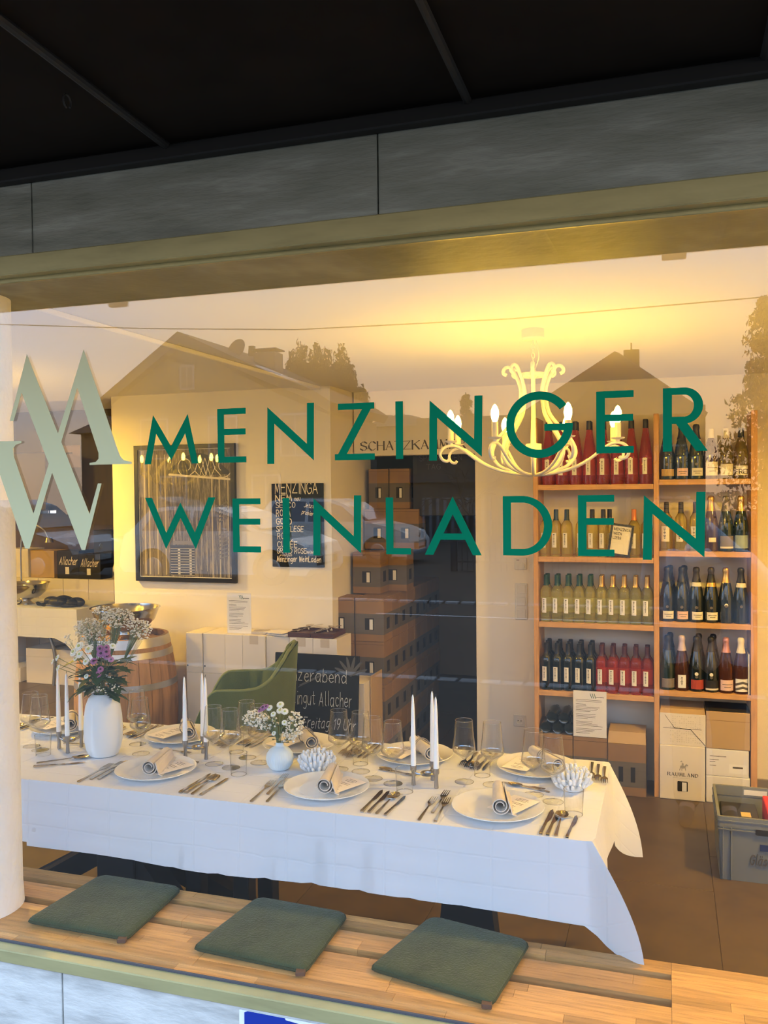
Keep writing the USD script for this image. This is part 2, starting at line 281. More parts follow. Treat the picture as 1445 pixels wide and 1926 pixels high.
# ================================================================== shop front: stone, brass frame, glass
YF = 2.17
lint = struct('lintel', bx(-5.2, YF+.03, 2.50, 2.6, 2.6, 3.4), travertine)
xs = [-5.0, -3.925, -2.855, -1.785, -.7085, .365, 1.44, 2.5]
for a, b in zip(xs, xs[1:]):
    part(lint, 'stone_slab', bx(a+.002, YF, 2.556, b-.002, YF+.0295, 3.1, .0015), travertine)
sill = struct('wall_sill', bx(-5.2, YF+.03, -.3, 2.6, 2.23, .40), grout)
xl = [-5.0, -3.9, -2.82, -1.7325, -.65, .43, 1.5, 2.5]
for a, b in zip(xl, xl[1:]):
    part(sill, 'stone_slab', bx(a+.0025, YF, -.3, b-.0025, YF+.0295, .413, .0015), travertine_low)
win = thing('window_1', None, None, kind='structure')
part(win, 'pane', bx(-5.0, 2.206, .446, 2.5, 2.212, 2.508), glass_pane)
part(win, 'frame_head', cat(bx(-5.0, YF-.012, 2.498, 2.5, 2.206, 2.556, .003), bx(-5.0, 2.196, 2.485, 2.5, 2.206, 2.50, .002)), brass)
part(win, 'frame_sill', bx(-5.0, YF-.012, .413, 2.5, 2.202, .452, .003), brass)
part(win, 'gasket', bx(-5.0, 2.198, .4515, 2.5, 2.2058, .4585, .001), rubber)
# ================================================================== window bench of oak staves
bench = thing('window_bench', 'long oak bench of glued staves with two slots inside the window', 'bench')
def stave_rows(y0, y1, x0, x1, n, z0=.415, z1=.45):
    e = np.linspace(y0, y1, n+1)
    for k in range(n):
        x = x0 - rng.uniform(0, .3)
        while x < x1-.01:
            l = rng.uniform(.26, .62); a, b = max(x, x0), min(x+l, x1)
            if x1-b < .08: b = x1
            if b-a > .01: part(bench, 'stave', bx(a+.0003, e[k]+.0003, z0, b-.0003, e[k+1]-.0003, z1, .0007), oak)
            x = b if b < x1 else x1
stave_rows(2.213, 2.442, -3.6, .009, 6); stave_rows(2.479, 2.577, -3.6, .009, 2); stave_rows(2.608, 2.675, -3.6, .009, 2); stave_rows(2.213, 2.675, .009, 1.9, 11)
for x in (-3.2, -2.0, -.62, .6): part(bench, 'support', bx(x, 2.25, 0, x+.06, 2.64, .414, .003), oak)
# ================================================================== seat cushions
cush_m = mat('green_cushion', (0.0544, 0.0755, 0.0351), .95, var=.22, scale=14, bump=.5, bscale=160, sheen_weight=.12, sheen_roughness=.4)
pipe_m = mat('green_piping', (0.0432, 0.054, 0.0216), .9, bump=.3, bscale=200)
leather = mat('leather_tab', (0.112, 0.0595, 0.035), .6)
def cushion_outline(n=72):
    base = sg.Polygon([(-.190, -.178), (.190, -.178), (.168, .178), (-.168, .178)]).buffer(-.035).buffer(.035, quad_segs=8)
    front = sg.Polygon([(-.190, -.178), (.190, -.178), (.18, .0), (-.18, .0)]).buffer(-.012).buffer(.012, quad_segs=4)
    ring = unary_union([base, front]).exterior; return np.array([ring.interpolate(t, normalized=True).coords[0] for t in np.arange(n)/n])
def make_cushion(loc, rz, label, group):
    t = thing('seat_cushion', label, 'cushion', loc, rz, group); o = cushion_outline(); n = len(o); rows = []
    for s, z in ((1, .012), (.985, .020), (.93, .025), (.8, .0275), (.6, .029), (.3, .030), (.02, .030)):
        rows.append(np.column_stack([o*s, np.full(n, z)]))
    under = [np.column_stack([o*s, np.full(n, z)]) for s, z in ((.3, .001), (.9, .001), (.985, .004))]
    v = np.vstack(under[::1]+rows); R = len(under)+len(rows); f = []
    for i in range(R-1):
        for j in range(n):
            k = (j+1) % n; f += [(i*n+j, i*n+k, (i+1)*n+k), (i*n+j, (i+1)*n+k, (i+1)*n+j)]
    v = np.vstack([v, [(0, 0, .030)]]); f += [((R-1)*n+j, (R-1)*n+(j+1) % n, len(v)-1) for j in range(n)]
    part(t, 'pad', trimesh.Trimesh(v, f, process=False), cush_m, 50)
    part(t, 'piping', tube(np.column_stack([np.vstack([o, o[:1]])*1.0, np.full(n+1, .012)]), .0038, 6), pipe_m, 60)
    part(t, 'leather_tab', T(bx(-.014, -.022, .004, .014, .012, .0165, .002), (.172, -.172, 0), .35), leather, label='small brown leather tab')
    return t
for i, (x, y, a, l) in enumerate([(-1.785, 2.487, -.015, 'dark green square seat cushion on the bench, nearest the column'), (-1.172, 2.485, -.06, 'dark green square seat cushion on the bench, middle of the three'), (-.60, 2.505, -.20, 'dark green square seat cushion on the bench, rightmost of the three')]):
    placed('cushion', make_cushion, (x, y, .4505), a, l, 'green seat cushions on the window bench')
# ================================================================== lettering on the glass
green = mat('green_vinyl', (0.0, 0.175, 0.0805), .8, specular_ior_level=.08); sage = mat('sage_vinyl', (0.644, 0.63, 0.364), .8, specular_ior_level=.1)
LY = 2.2052
def zig(pts, tips, w, lo, hi):
    """a zigzag of bars whose outer corners are pts; tips says which corners are mitred points"""
    p = [np.array(q, float) for q in pts]; c = []
    for i, q in enumerate(p):
        if 0 < i < len(p)-1:
            a, b = p[i-1]-q, p[i+1]-q; a /= np.linalg.norm(a); b /= np.linalg.norm(b); d = a+b; h = math.sqrt(max(1e-6, (1-a@b)/2)); d /= np.linalg.norm(d)
            c.append(q+d*(w/2)/h)
        else: c.append(q)
    c[0] = c[0]+(c[0]-c[1])*.3; c[-1] = c[-1]+(c[-1]-c[-2])*.3
    return sg.LineString(c).buffer(w/2, cap_style=2, join_style=2, mitre_limit=12).intersection(sg.box(-9, lo, 9, hi))
B, C, S = 1.9285, 2.0795, .0205
rect = lambda x0, z0, x1, z1: sg.box(min(x0, x1), z0, max(x0, x1), z1)
def gE(x, b, c, w=.088, s=S): return unary_union([rect(x, b, x+s, c), rect(x, c-.0165, x+w, c), rect(x, b, x+w, b+.0165), rect(x, (b+c)/2+.002, x+w*.985, (b+c)/2+.0185)])
def gN(x, b, c, w, s=S): return zig([(x+s/2, b), (x, c+.006), (x+w, b-.006), (x+w-s/2, c)], 0, s, b-.006, c+.006)
gc, gr = np.array((-.3035, 2.0065)), .0725
ring = sg.Point(gc).buffer(gr+S/2, 40).difference(sg.Point(gc).buffer(gr-S/2, 40))
letter_G = unary_union([ring.difference(sg.Polygon([gc+(.0022, .0015), gc+(.2, .142), gc+(.2, .0015)])), rect(-.2905, 1.991, -.2225, 2.008)])
def bowl(x, z0, z1, w, s=S):
    h = (z1-z0)/2; o = unary_union([sg.box(x, z0, x+w-h, z1), sg.Point(x+w-h, z0+h).buffer(h, 32)]); i = unary_union([sg.box(x, z0+.0165, x+w-h, z1-.0165), affinity.scale(sg.Point(x+w-h, z0+h).buffer(h, 32), (h-s)/h, (h-.0165)/h)])
    return o.difference(i)
def dee(x, b, c, w, s=S):
    h = (c-b)/2; o = unary_union([sg.box(x, b, x+w-h, c), affinity.scale(sg.Point(x+w-h, b+h).buffer(h, 40), 1, 1)]); i = unary_union([sg.box(x+s, b+.0165, x+w-h, c-.0165), affinity.scale(sg.Point(x+w-h, b+h).buffer(h, 40), (h-s)/h, (h-.0165)/h)])
    return o.intersection(sg.box(x, b, x+w, c)).difference(i.intersection(sg.box(x+s, b, x+w, c)))
row1 = [zig([(-1.4285, B), (-1.4082, C+.006), (-1.3504, B), (-1.2952, C+.006), (-1.274, B)], 0, S, B, C+.006),
        gE(-1.2009, B, C), gN(-1.0487, B, C, .1405), unary_union([rect(-.8388, C-.0165, -.7367, C), rect(-.8494, B, -.7364, B+.0165), sg.Polygon([(-.8494, B), (-.8249, B), (-.7367, C), (-.7612, C)])]),
        rect(-.6778, B, -.6576, C), gN(-.5874, B, C, .141), letter_G, gE(-.1645, B+.003, C+.003),
        unary_union([rect(-.0093, B+.004, .0112, C+.004), bowl(-.0093, 1.998, C+.004, .0905), sg.Polygon([(.0155, 2.005), (.042, 2.005), (.0915, B+.004), (.0655, B+.004)])])]
B2, C2 = 1.678, 1.828
row2 = [zig([(-1.4263, C2), (-1.3707, B2-.003), (-1.3233, C2+.004), (-1.2781, B2-.003), (-1.224, C2)], 0, S, B2-.003, C2+.004),
        gE(-1.1578, B2, C2, .086), rect(-1.0047, B2, -.9845, C2), gN(-.9155, B2, C2, .1398), unary_union([rect(-.7073, B2, -.6868, C2), rect(-.7073, B2, -.639, B2+.0165)]),
        unary_union([zig([(-.5902, B2), (-.5262, C2+.005), (-.4628, B2)], 0, S, B2, C2+.005), rect(-.569, 1.7174, -.486, 1.7337)]), dee(-.396, B2+.001, C2+.001, .1235),
        gE(-.2095, B2+.002, C2+.002, .087), gN(-.0557, B2+.001, C2+.002, .142)]
for shapes, lab in ((row1, 'green vinyl shop lettering across the window glass, upper line'), (row2, 'green vinyl shop lettering across the window glass, lower line')):
    t = thing('window_lettering', lab, 'lettering', (0, 0, 0))
    for s in shapes: part(t, 'letter', T(prism(s, .0006), (0, LY, 0)), green, False)
mono = unary_union([sg.Polygon([(-1.8425, 2.2692), (-1.911, 2.0698), (-1.8962, 2.0695), (-1.8647, 2.1539)]), sg.Polygon([(-1.8425, 2.2692), (-1.6298, 1.7851), (-1.6478, 1.6782), (-1.6601, 1.6782), (-1.8647, 2.1539)]),
    sg.Polygon([(-1.6399, 2.2711), (-1.6640, 2.1598), (-1.8475, 1.6805), (-1.8638, 1.6805), (-1.8304, 1.7863)]), sg.Polygon([(-1.6399, 2.2711), (-1.533, 1.985), (-1.5195, 1.953), (-1.508, 1.942), (-1.4815, 1.9365), (-1.4815, 1.931), (-1.6265, 1.9305), (-1.6263, 1.9362), (-1.605, 1.939), (-1.595, 1.948), (-1.5945, 1.965), (-1.6640, 2.1598)]),
    sg.Polygon([(-2.02, 2.0095), (-1.8691, 2.0082), (-1.8692, 2.0017), (-1.89, 1.997), (-1.9010, 1.985), (-1.8985, 1.962), (-1.8304, 1.7863), (-1.8475, 1.6805), (-1.8638, 1.6805), (-1.955, 1.915), (-1.978, 1.968), (-1.992, 1.995), (-2.02, 2.002)]),
    sg.Polygon([(-1.6478, 1.6782), (-1.5864, 1.8753), (-1.5989, 1.8753), (-1.6298, 1.7851), (-1.655, 1.70)])])
solo('window_emblem', T(prism(mono, .0006), (0, LY, 0)), sage, 'pale sage interlaced letter emblem stuck on the glass at left', 'emblem', smooth=False)
# ================================================================== house sign below the sill
sg_t = thing('wall_sign', 'white enamel sign with a blue letter P below the window sill', 'sign', (-1.14, YF-.0005, .02))
part(sg_t, 'plate', bx(0, -.006, 0, .42, 0, .383, .002), mat('sign_white', (.78, .80, .82), .3))
pg = meshkit.text_mesh('P', .33, .001, bold=True); pg.vertices = pg.vertices[:, [0, 2, 1]]*[1, -1, 1]; pg.invert(); pg.apply_translation((.018-pg.bounds[0][0], -.0061, .035-pg.bounds[0][2]))
part(sg_t, 'letter', pg, mat('sign_blue', (.01, .03, .25), .35), False, label='blue capital letter')
# ================================================================== awning over the window
aw_m = mat('awning_canvas', (0.013, 0.0091, 0.0059), .95, var=.3, scale=3, coord='pos', specular_ior_level=.15); aw_b = mat('awning_bar', (0.0052, 0.0059, 0.0059), .6)
aw = thing('awning', 'dark brown canvas awning with thin ribs overhead, seen from below', 'awning')
def aw_z(y): return 2.80 + (2.17-y)*.042
part(aw, 'canvas', hull(*[(x, y, aw_z(y)+d) for x in (-5.0, 2.5) for y in (.45, 2.165) for d in (.012, .016)]), aw_m)
part(aw, 'valance', bx(-5.0, .435, aw_z(.45)-.03, 2.5, .448, aw_z(.45)+.02, .002), aw_m)
part(aw, 'wall_bar', bx(-5.0, 2.13, 2.762, 2.5, 2.169, 2.802, .004), aw_b)
part(aw, 'front_bar', bx(-5.0, .449, aw_z(.45)-.02, 2.5, .475, aw_z(.45)+.012, .004), aw_b)
for x in (-3.0, -2.0, -1.306, -.463, .208, 1.2): part(aw, 'rib', tube([(x, .47, aw_z(.47)+.002), (x, 1.2, aw_z(1.2)-.001), (x, 2.14, aw_z(2.14)-.004)], .011, 8), aw_b)
for x in (-2.73, .03): part(aw, 'bracket', bx(x-.05, .43, aw_z(.45)-.055, x+.05, .47, aw_z(.45)-.02, .004), aw_b)
a = np.linspace(-.8, 4.6, 18); part(aw, 'hook', tube(np.stack([-1.372+0*a, 1.80+.014*np.cos(a), 2.79+.016*np.sin(a)], 1), .0025, 6), aw_b)
# ================================================================== table under the cloth
black_wood = mat('black_wood', (.018, .017, .016), .6); brown_wood = mat('brown_wood', (.10, .055, .03), .5, var=.3, scale=6, stretch=(6, 6, 1), coord='pos')
TZ = .76
tb = thing('dining_table', 'long dining table on black spread legs under the white cloths', 'table', (0, 0, 0))
part(tb, 'tabletop', bx(-3.7, 2.75, .715, -.225, 3.545, .752, .004), brown_wood)
def bar(a, b, w, h):
    a, b = np.array(a, float), np.array(b, float); d = b-a; L = np.linalg.norm(d); d /= L; s = np.cross(d, (0, 0, 1.)); s /= np.linalg.norm(s)+1e-9; u = np.cross(s, d)
    return hull(*[p+s*i*w/2+u*j*h/2 for p in (a, b) for i in (-1, 1) for j in (-1, 1)])
part(tb, 'post', bx(-2.26, 3.06, .10, -2.08, 3.24, .714, .004), black_wood)
for dx, dy in ((-.62, -.16), (.46, -.16), (-.62, .22), (.46, .22)): part(tb, 'leg', bar((-2.17, 3.15, .40), (-2.17+dx, 3.15+dy, .045), .09, .085), black_wood)
part(tb, 'post', hull(*[(x, y, z) for z, w in ((.714, .05), (.0, .13)) for x in (-.70-w, -.70+w) for y in (3.10, 3.18)]), black_wood)
part(tb, 'cross_foot', bx(-.83, 2.84, 0, -.57, 3.46, .05, .005), black_wood)
st = thing('stool', 'dark wooden stool standing under the table, mostly hidden by the cloth', 'stool', (-1.74, 3.30, 0))
part(st, 'seat', bx(-.16, -.15, .43, .16, .15, .46, .006), brown_wood)
for x in (-.12, .10):
    for y in (-.12, .10): part(st, 'leg', bx(x-.035, y-.035, 0, x+.035, y+.035, .43, .004), black_wood)
# ================================================================== white cloths
def linen_material():
    n = {'p': ('principled_bsdf', {'base_color': (.64, .655, .67), 'roughness': .85, 'sheen_weight': .1}), 'g': ('geometry', {}), 's': ('separate_xyz', {}), 'c': ('combine_xyz', {}), 'hh': ('math', {'math_type': 'add'}),
         'b': ('brick_texture', {'color1': (1, 1, 1), 'color2': (.86, .86, .86), 'mortar': (0, 0, 0), 'offset': 0., 'scale': 1.0, 'mortar_size': .006, 'mortar_smooth': 1.0, 'brick_width': .178, 'row_height': .092, 'bias': .0}), 'u': ('bump', {'strength': .14, 'distance': .012}),
         'm': ('mapping', {'scale': (4, 4, 4)}), 'nn': ('noise_texture', {'scale': 3.0, 'detail': 4.0}), 'mm': ('math', {'math_type': 'multiply_add', 'value2': .8})}
    return usdkit.material(stage, '/World/Looks/white_linen', n, [('g.position', 's.vector'), ('s.x', 'c.x'), ('s.y', 'hh.value1'), ('s.z', 'hh.value2'), ('hh.value', 'c.y'), ('c.vector', 'b.vector'), ('g.position', 'm.vector'), ('m.vector', 'nn.vector'), ('nn.fac', 'mm.value1'), ('b.color', 'mm.value3'), ('mm.value', 'u.height'), ('u.normal', 'p.normal')], surface='p.BSDF')
linen = linen_material()
def crease(x): return .003*math.cos(min(1, abs(((x/.178) % 1)-.5)*14)*PI) if True else 0
def cloth(x0, x1, y0, y1, z, front_hem, right_end, dz=0):
    top, bot = [], []
    nf = 60
    for t in np.linspace(0, 1, nf):
        x = x0+(x1-.03-x0)*t; top.append((x, y0, z)); bot.append((x, y0-.004+.006*math.sin(x*9)+crease(x)*2, front_hem+.005*math.sin(x*5)))
    if right_end:
        tip = (-.066, 2.628, .4555); n = 7
        for t in np.linspace(0, 1, n)[1:]: top.append((x1-.03+.022*t, y0+.004*t, z)); bot.append(tuple(np.array((x1-.02, y0+.005, front_hem-.012))*(1-t)+np.array(tip)*t+np.array((0, 0, -.028*math.sin(PI*t)))))
        for t in np.linspace(0, 1, n)[1:]: top.append((x1-.008+.008*t, y0+.004+.03*t, z)); bot.append(tuple(np.array(tip)*(1-t)+np.array((x1+.012, y0+.20, front_hem))*t+np.array((-.02*math.sin(PI*t), 0, .02*math.sin(PI*t)))))
        for t in np.linspace(0, 1, 14)[1:]: top.append((x1, y0+.034+(y1-y0-.064)*t, z)); bot.append((x1+.012+.008*math.sin(t*8), y0+.20+(y1-y0-.36)*t, front_hem+.003*math.sin(t*9)))
        tip2 = (-.095, y1+.05, .372)
        for t in np.linspace(0, 1, n)[1:]: top.append((x1-.008*t, y1-.03+.026*t, z)); bot.append(tuple(np.array((x1+.012, y1-.16, front_hem))*(1-t)+np.array(tip2)*t+np.array((-.015*math.sin(PI*t), 0, -.02*math.sin(PI*t)))))
        for t in np.linspace(0, 1, n)[1:]: top.append((x1-.008-.022*t, y1-.004+.004*t, z)); bot.append(tuple(np.array(tip2)*(1-t)+np.array((x1-.05, y1+.02, front_hem))*t))
    else:
        for t in np.linspace(0, 1, 3)[1:]: top.append((x1-.03+.03*t, y0, z)); bot.append((x1-.03+.03*t, y0-.002, front_hem))
        return_edge = True
        top.append((x1, y1, z)); bot.append((x1, y1, z-.001))
    for t in np.linspace(0, 1, 20)[1:]: x = (x1-.03)*(1-t)+x0*t; top.append((x, y1, z)); bot.append((x, y1+.02, front_hem))
    top, bot = np.array(top), np.array(bot); n = len(top); rows = [top-[0, 0, 0]]
    for s in np.linspace(0, 1, 13)[1:]:
        q = top*(1-s)+bot*s; q[:, 2] = top[:, 2]+(bot[:, 2]-top[:, 2])*s
        out = (bot-top)*[1, 1, 0]; q += out*(math.sin(s*PI/2)-s)*.8
        for i in range(n): q[i, 1] += (.0022*math.cos(min(1, abs(((q[i, 2]-.70)/.085 % 1)-.5)*10)*PI) if i < nf else 0)
        rows.append(q)
    v = np.vstack(rows); R = len(rows); f = []
    for k in range(R-1):
        for i in range(n-1): f += [(k*n+i, (k+1)*n+i, (k+1)*n+i+1), (k*n+i, (k+1)*n+i+1, k*n+i+1)]
    ring = sg.Polygon(top[:, :2]); cap = trimesh.creation.triangulate_polygon(ring, engine='earcut'); cv = np.column_stack([cap[0], np.full(len(cap[0]), z)])
    m = trimesh.util.concatenate([trimesh.Trimesh(v, f, process=False), trimesh.Trimesh(cv, cap[1], process=False)]); m.merge_vertices(digits_vertex=5); trimesh.repair.fix_normals(m)
    if m.face_normals[np.argmax(m.triangles_center[:, 2])][2] < 0: m.invert()
    return thick(m, .0012)
solo('tablecloth', cloth(-3.75, -2.25, 2.737, 3.552, .7560, .520, False), linen, 'white cloth over the left end of the table, its hem the higher one', 'tablecloth', 'white tablecloths', smooth=40)
solo('tablecloth', cloth(-2.317, -.214, 2.734, 3.556, .7588, .507, True), linen, 'long white cloth with pointed hanging corner over the right part of the table', 'tablecloth', 'white tablecloths', smooth=40)
# ================================================================== place settings
china = mat('white_china', (.76, .76, .71), .14, coat_weight=.5); napkin_m = mat('beige_napkin', (.60, .54, .46), .9, var=.08, scale=30)
paper = mat('cream_paper', (.80, .74, .66), .8); ink = mat('ink', (.10, .09, .08), .8); cord = mat('grey_cord', (.22, .20, .19), .9)
pp = [(0, .004), (.085, .004), (.09, 0), (.098, 0), (.102, .005), (.153, .0205), (.1555, .0225), (.1545, .0245), (.150, .0235), (.104, .0115), (.096, .0085), (.0, .0075)]
plate_mesh = lathe([(r, z) for r, z in pp], 64)
def make_plate(loc, rz, label, group):
    t = thing('dinner_plate', label, 'plate', loc, rz, group); part(t, 'dish', plate_mesh, china, 40); return t
def spiral_napkin():
    a = np.linspace(0, 4.2*PI, 80); r = .010+.0165*a/a[-1]; line = sg.LineString(np.column_stack([r*np.cos(a), r*np.sin(a)]).tolist()+[(.034, -.024), (.045, -.0285)]).buffer(.0013, cap_style=2, quad_segs=2)
    m = trimesh.creation.extrude_polygon(line, .205, engine='earcut'); m = m.subdivide_to_size(.05) if False else m
    m.vertices = m.vertices[:, [0, 2, 1]]*[1, 1, 1]; m.invert(); k = .85+.3*(m.vertices[:, 1]/.205); m.vertices[:, 0] *= (1.15-.3*m.vertices[:, 1]/.205); m.vertices[:, 2] *= (1.12-.28*m.vertices[:, 1]/.205)
    m.apply_translation((0, -.1025, .0285)); return m
nap_mesh = spiral_napkin()
def make_napkin(loc, rz, label, group, ring=False):
    t = thing('napkin', label, 'napkin', loc, rz, group); part(t, 'cloth_roll', nap_mesh, napkin_m, 50)
    a = np.linspace(0, 2*PI, 25)
    if ring:
        for y in (-.006, .006): part(t, 'cord', tube(np.stack([.0315*np.cos(a), y+0*a, .0285+.0315*np.sin(a)], 1), .0014, 5), cord)
    return t
def make_menu(loc, rz, label, group):
    t = thing('menu_card', label, 'menu card', loc, rz, group); part(t, 'sheet', bx(-.052, -.08, 0, .052, .08, .0006), paper, False); R = random.Random(3); ms = []
    for k, y in enumerate(np.arange(.062, -.066, -.0105)):
        if k in (3, 6, 9): continue
        w = R.uniform(.014, .034); ms.append(bx(-w, y-.0012, .0006, w, y+.0012, .0008))
    part(t, 'print', cat(ms), ink, False, label='lines of small print', kind='stuff'); return t
def knife_mesh(L=.225, s=1):
    h = hull(*[(x*.0055, y, z) for x in (-1, 1) for y, z in ((0, .002), (0, .006), (.003, .0), (.003, .008))], *[(x*.0042, L*.46, z) for x in (-1, 1) for z in (.0015, .0055)])
    b = hull((-.005, L*.455, .002), (.004, L*.455, .002), (-.005, L*.455, .0045), (.004, L*.455, .0045), (-.005, L*.93, .003), (.0105, L*.6, .003), (.0105, L*.86, .003), (.002, L, .003), (-.005, L*.93, .0042), (.002, L, .0038), (.009, L*.7, .0036)); return h, b
def fork_mesh(L=.215):
    h = hull((-.0055, .004, .001), (.0055, .004, .001), (0, 0, .002), (-.0055, .004, .005), (.0055, .004, .005), (-.0022, L*.62, .004), (.0022, L*.62, .004), (-.0022, L*.62, .007), (.0022, L*.62, .007))
    ms = [hull((-.0022, L*.61, .004), (.0022, L*.61, .004), (-.0115, L*.72, .007), (.0115, L*.72, .007), (-.0022, L*.61, .007), (.0022, L*.61, .007), (-.0115, L*.72, .0085), (.0115, L*.72, .0085), (-.0125, L*.77, .006), (.0125, L*.77, .006), (-.0125, L*.77, .008), (.0125, L*.77, .008))]
    for k in range(4): x = -.0108+k*.0072; ms.append(hull(*[(x+d, L*.765, z) for d in (-.0018, .0018) for z in (.006, .008)], *[(x*.92+d, L, z) for d in (-.0009, .0009) for z in (.008, .0095)]))
    return h, cat(ms)
def spoon_mesh(L=.205):
    h = hull((-.0055, .004, .001), (.0055, .004, .001), (0, 0, .002), (-.0055, .004, .005), (.0055, .004, .005), (-.002, L*.7, .006), (.002, L*.7, .006), (-.002, L*.7, .009), (.002, L*.7, .009))
    g = grid(lambda a, b: (.0215*b*math.cos(2*PI*a), L*.83+.036*b*math.sin(2*PI*a), .0015+.0085*b*b), 28, 7, True); return h, thick(g, .0014)
def make_cutlery(kind, scale=1):
    def make(loc, rz, label, group, **k):
        name = {'knife': 'table_knife', 'fork': 'table_fork', 'spoon': 'table_spoon', 'small_knife': 'butter_knife', 'small_fork': 'dessert_fork', 'small_spoon': 'dessert_spoon'}[kind]
        h, b = {'k': knife_mesh, 'f': fork_mesh, 's': spoon_mesh}[kind.replace('small_', '')[0] if 'spoon' not in kind else 's']()
        t = thing(name, label, kind.replace('small_', ''), loc, rz, group)
        if scale != 1: h.apply_scale(scale); b.apply_scale(scale)
        part(t, 'handle', h, cutlery_m, 40); part(t, {'k': 'blade', 'f': 'tines', 's': 'bowl'}[('s' if 'spoon' in kind else kind.replace('small_', '')[0])], b, cutlery_m, 50); return t
    return make
CUT = {'knife': make_cutlery('knife'), 'fork': make_cutlery('fork'), 'spoon': make_cutlery('spoon'), 'small_knife': make_cutlery('small_knife', .88), 'small_fork': make_cutlery('small_fork', .8), 'small_spoon': make_cutlery('small_spoon', .8)}
def cutlery(kind, x, y, rz, label): placed(kind, CUT[kind], (x, y, .7595), rz, label, 'cutlery laid on the long table')
ZT = .7595
front = [(-1.888, 2.935, 'front left plate', .10), (-1.175, 2.93, 'front middle plate', .05), (-.546, 2.905, 'front right plate', .20)]
backs = [(-2.637, 3.36, 'back plate beside the tall vase'), (-2.046, 3.38, 'back plate behind the middle candles'), (-1.486, 3.40, 'back plate behind the small vase'), (-.975, 3.39, 'back plate behind the right candles'), (-.480, 3.375, 'back plate at the table end')]
for i, (x, y, n, a) in enumerate(front):
    placed('plate', make_plate, (x, y, ZT), 0, f'white dinner plate, the {n} on the table', 'white dinner plates')
    placed('menu', make_menu, (x+.052, y+.01, ZT+.0245), -.45, f'small printed menu card on the {n}', 'menu cards on plates')
    placed('nap', make_napkin, (x+.004, y+.01, ZT+.0225), .22, f'rolled beige napkin lying across the {n}', 'rolled napkins')
FR = [[(-2.110, 2.752, 0), (-2.054, 2.80, .06), (-2.082, 2.79, 0)], [(-1.388, 2.746, .06), (-1.364, 2.83, .1), (-1.333, 2.76, .1)], [(-.778, 2.745, 0), (-.752, 2.82, 0), (-.724, 2.75, .04)]]
KN = [[(-1.676, 2.756, 0), (-1.655, 2.76, 0), (-1.626, 2.753, .03), (-1.592, 2.757, -.03)], [(-.983, 2.765, 0), (-.957, 2.763, 0), (-.930, 2.76, -.05), (-.898, 2.757, -.06)], [(-.380, 2.742, -.04), (-.358, 2.740, -.03), (-.333, 2.742, 0), (-.298, 2.738, -.05)]]
for (x, y, n, a), fr, kn in zip(front, FR, KN):
    for (fx, fy, r), w in zip(fr, ('outermost', 'middle', 'innermost')): cutlery('fork', fx, fy, r, f'{w} steel fork left of the {n}')
    for (kx, ky, r), k, w in zip(kn, ('knife', 'knife', 'spoon', 'small_knife'), ('inner steel knife', 'second steel knife', 'steel soup spoon', 'outer small steel knife')): cutlery(k, kx, ky, r, f'{w} right of the {n}')
for (x, y, r, k, n) in [(-2.05, 3.215, -1.75, 'small_fork', 'front left plate'), (-1.79, 3.092, 1.38, 'small_spoon', 'front left plate'), (-1.07, 3.21, -1.83, 'small_fork', 'front middle plate'), (-.91, 3.175, 1.3, 'small_spoon', 'front middle plate'), (-.585, 3.195, -1.85, 'small_fork', 'front right plate'), (-.40, 3.135, 1.3, 'small_spoon', 'front right plate')]:
    cutlery(k, x, y, r, f"small dessert {'fork' if 'fork' in k else 'spoon'} laid beyond the {n}")
for i, (x, y, n) in enumerate(backs):
    placed('plate', make_plate, (x, y, ZT), 0, f'white dinner plate, the {n}', 'white dinner plates')
    placed('menu', make_menu, (x-.055, y-.01, ZT+.0245), PI-.25, f'small printed menu card on the {n}', 'menu cards on plates')
    placed('nap_ring', lambda l, r, lab, g: make_napkin(l, r, lab, g, True), (x+.03, y+.005, ZT+.0225), .62, f'rolled beige napkin tied with cord on the {n}', 'rolled napkins')
    for k, (dx, w) in enumerate(((.185, 'inner'), (.210, 'middle'), (.235, 'outer'))): cutlery('fork', x+dx+.012, y+.15-.02*k, PI+.06, f'{w} steel fork to the right of the {n}')
    for k, (dx, q, w) in enumerate(((-.185, 'knife', 'inner steel knife'), (-.208, 'knife', 'second steel knife'), (-.236, 'spoon', 'steel soup spoon'), (-.265, 'small_knife', 'outer small steel knife'))):
        if i == 0 and k > 2: continue
        cutlery(q, x+dx, y+.15, PI-.05, f'{w} to the left of the {n}')
for x, y, r, k, w in ((-2.42, 2.90, -.9, 'spoon', 'steel spoon on the cloth next to the column'), (-2.40, 2.86, -1.0, 'small_knife', 'small steel knife on the cloth next to the column'), (-2.50, 3.17, -1.5, 'small_fork', 'dessert fork by the leftmost candle stand'), (-.30, 3.42, 1.2+PI/2, 'small_knife', 'small steel knife near the table end behind the coral bowl')):
    cutlery(k, x, y, r, w)
# ------------------------------------------------------------------ glasses
wg_foot = lathe([(0, .0006), (.0335, .0004), (.0345, .0010), (.0335, .0016), (.012, .0040), (.0045, .009), (.0034, .03), (.0032, .075), (.0040, .086), (0, .0905)], 40)
wg_mesh = lathe([(.0040, .0862), (.016, .096), (.0415, .115), (.0435, .121), (.0425, .128), (.0375, .17), (.0325, .2310), (.0322, .2320), (.0318, .2320), (.0316, .2308)], 44); tumb_mesh = lathe([(.0270, .001), (.028, .001), (.0295, .0025), (.0335, .084), (.0333, .0855), (.0327, .0855), (.0325, .084)], 36)
def torus(r, z, t): a = np.linspace(0, 2*PI, 13); return lathe([(r+t*math.cos(q), z+t*math.sin(q)) for q in a], 44)
wg_rim, wg_edge, tb_rim, tb_edge = torus(.0321, .2320, .0007), torus(.0345, .0012, .0009), torus(.0331, .0855, .0009), torus(.0292, .0022, .0014)
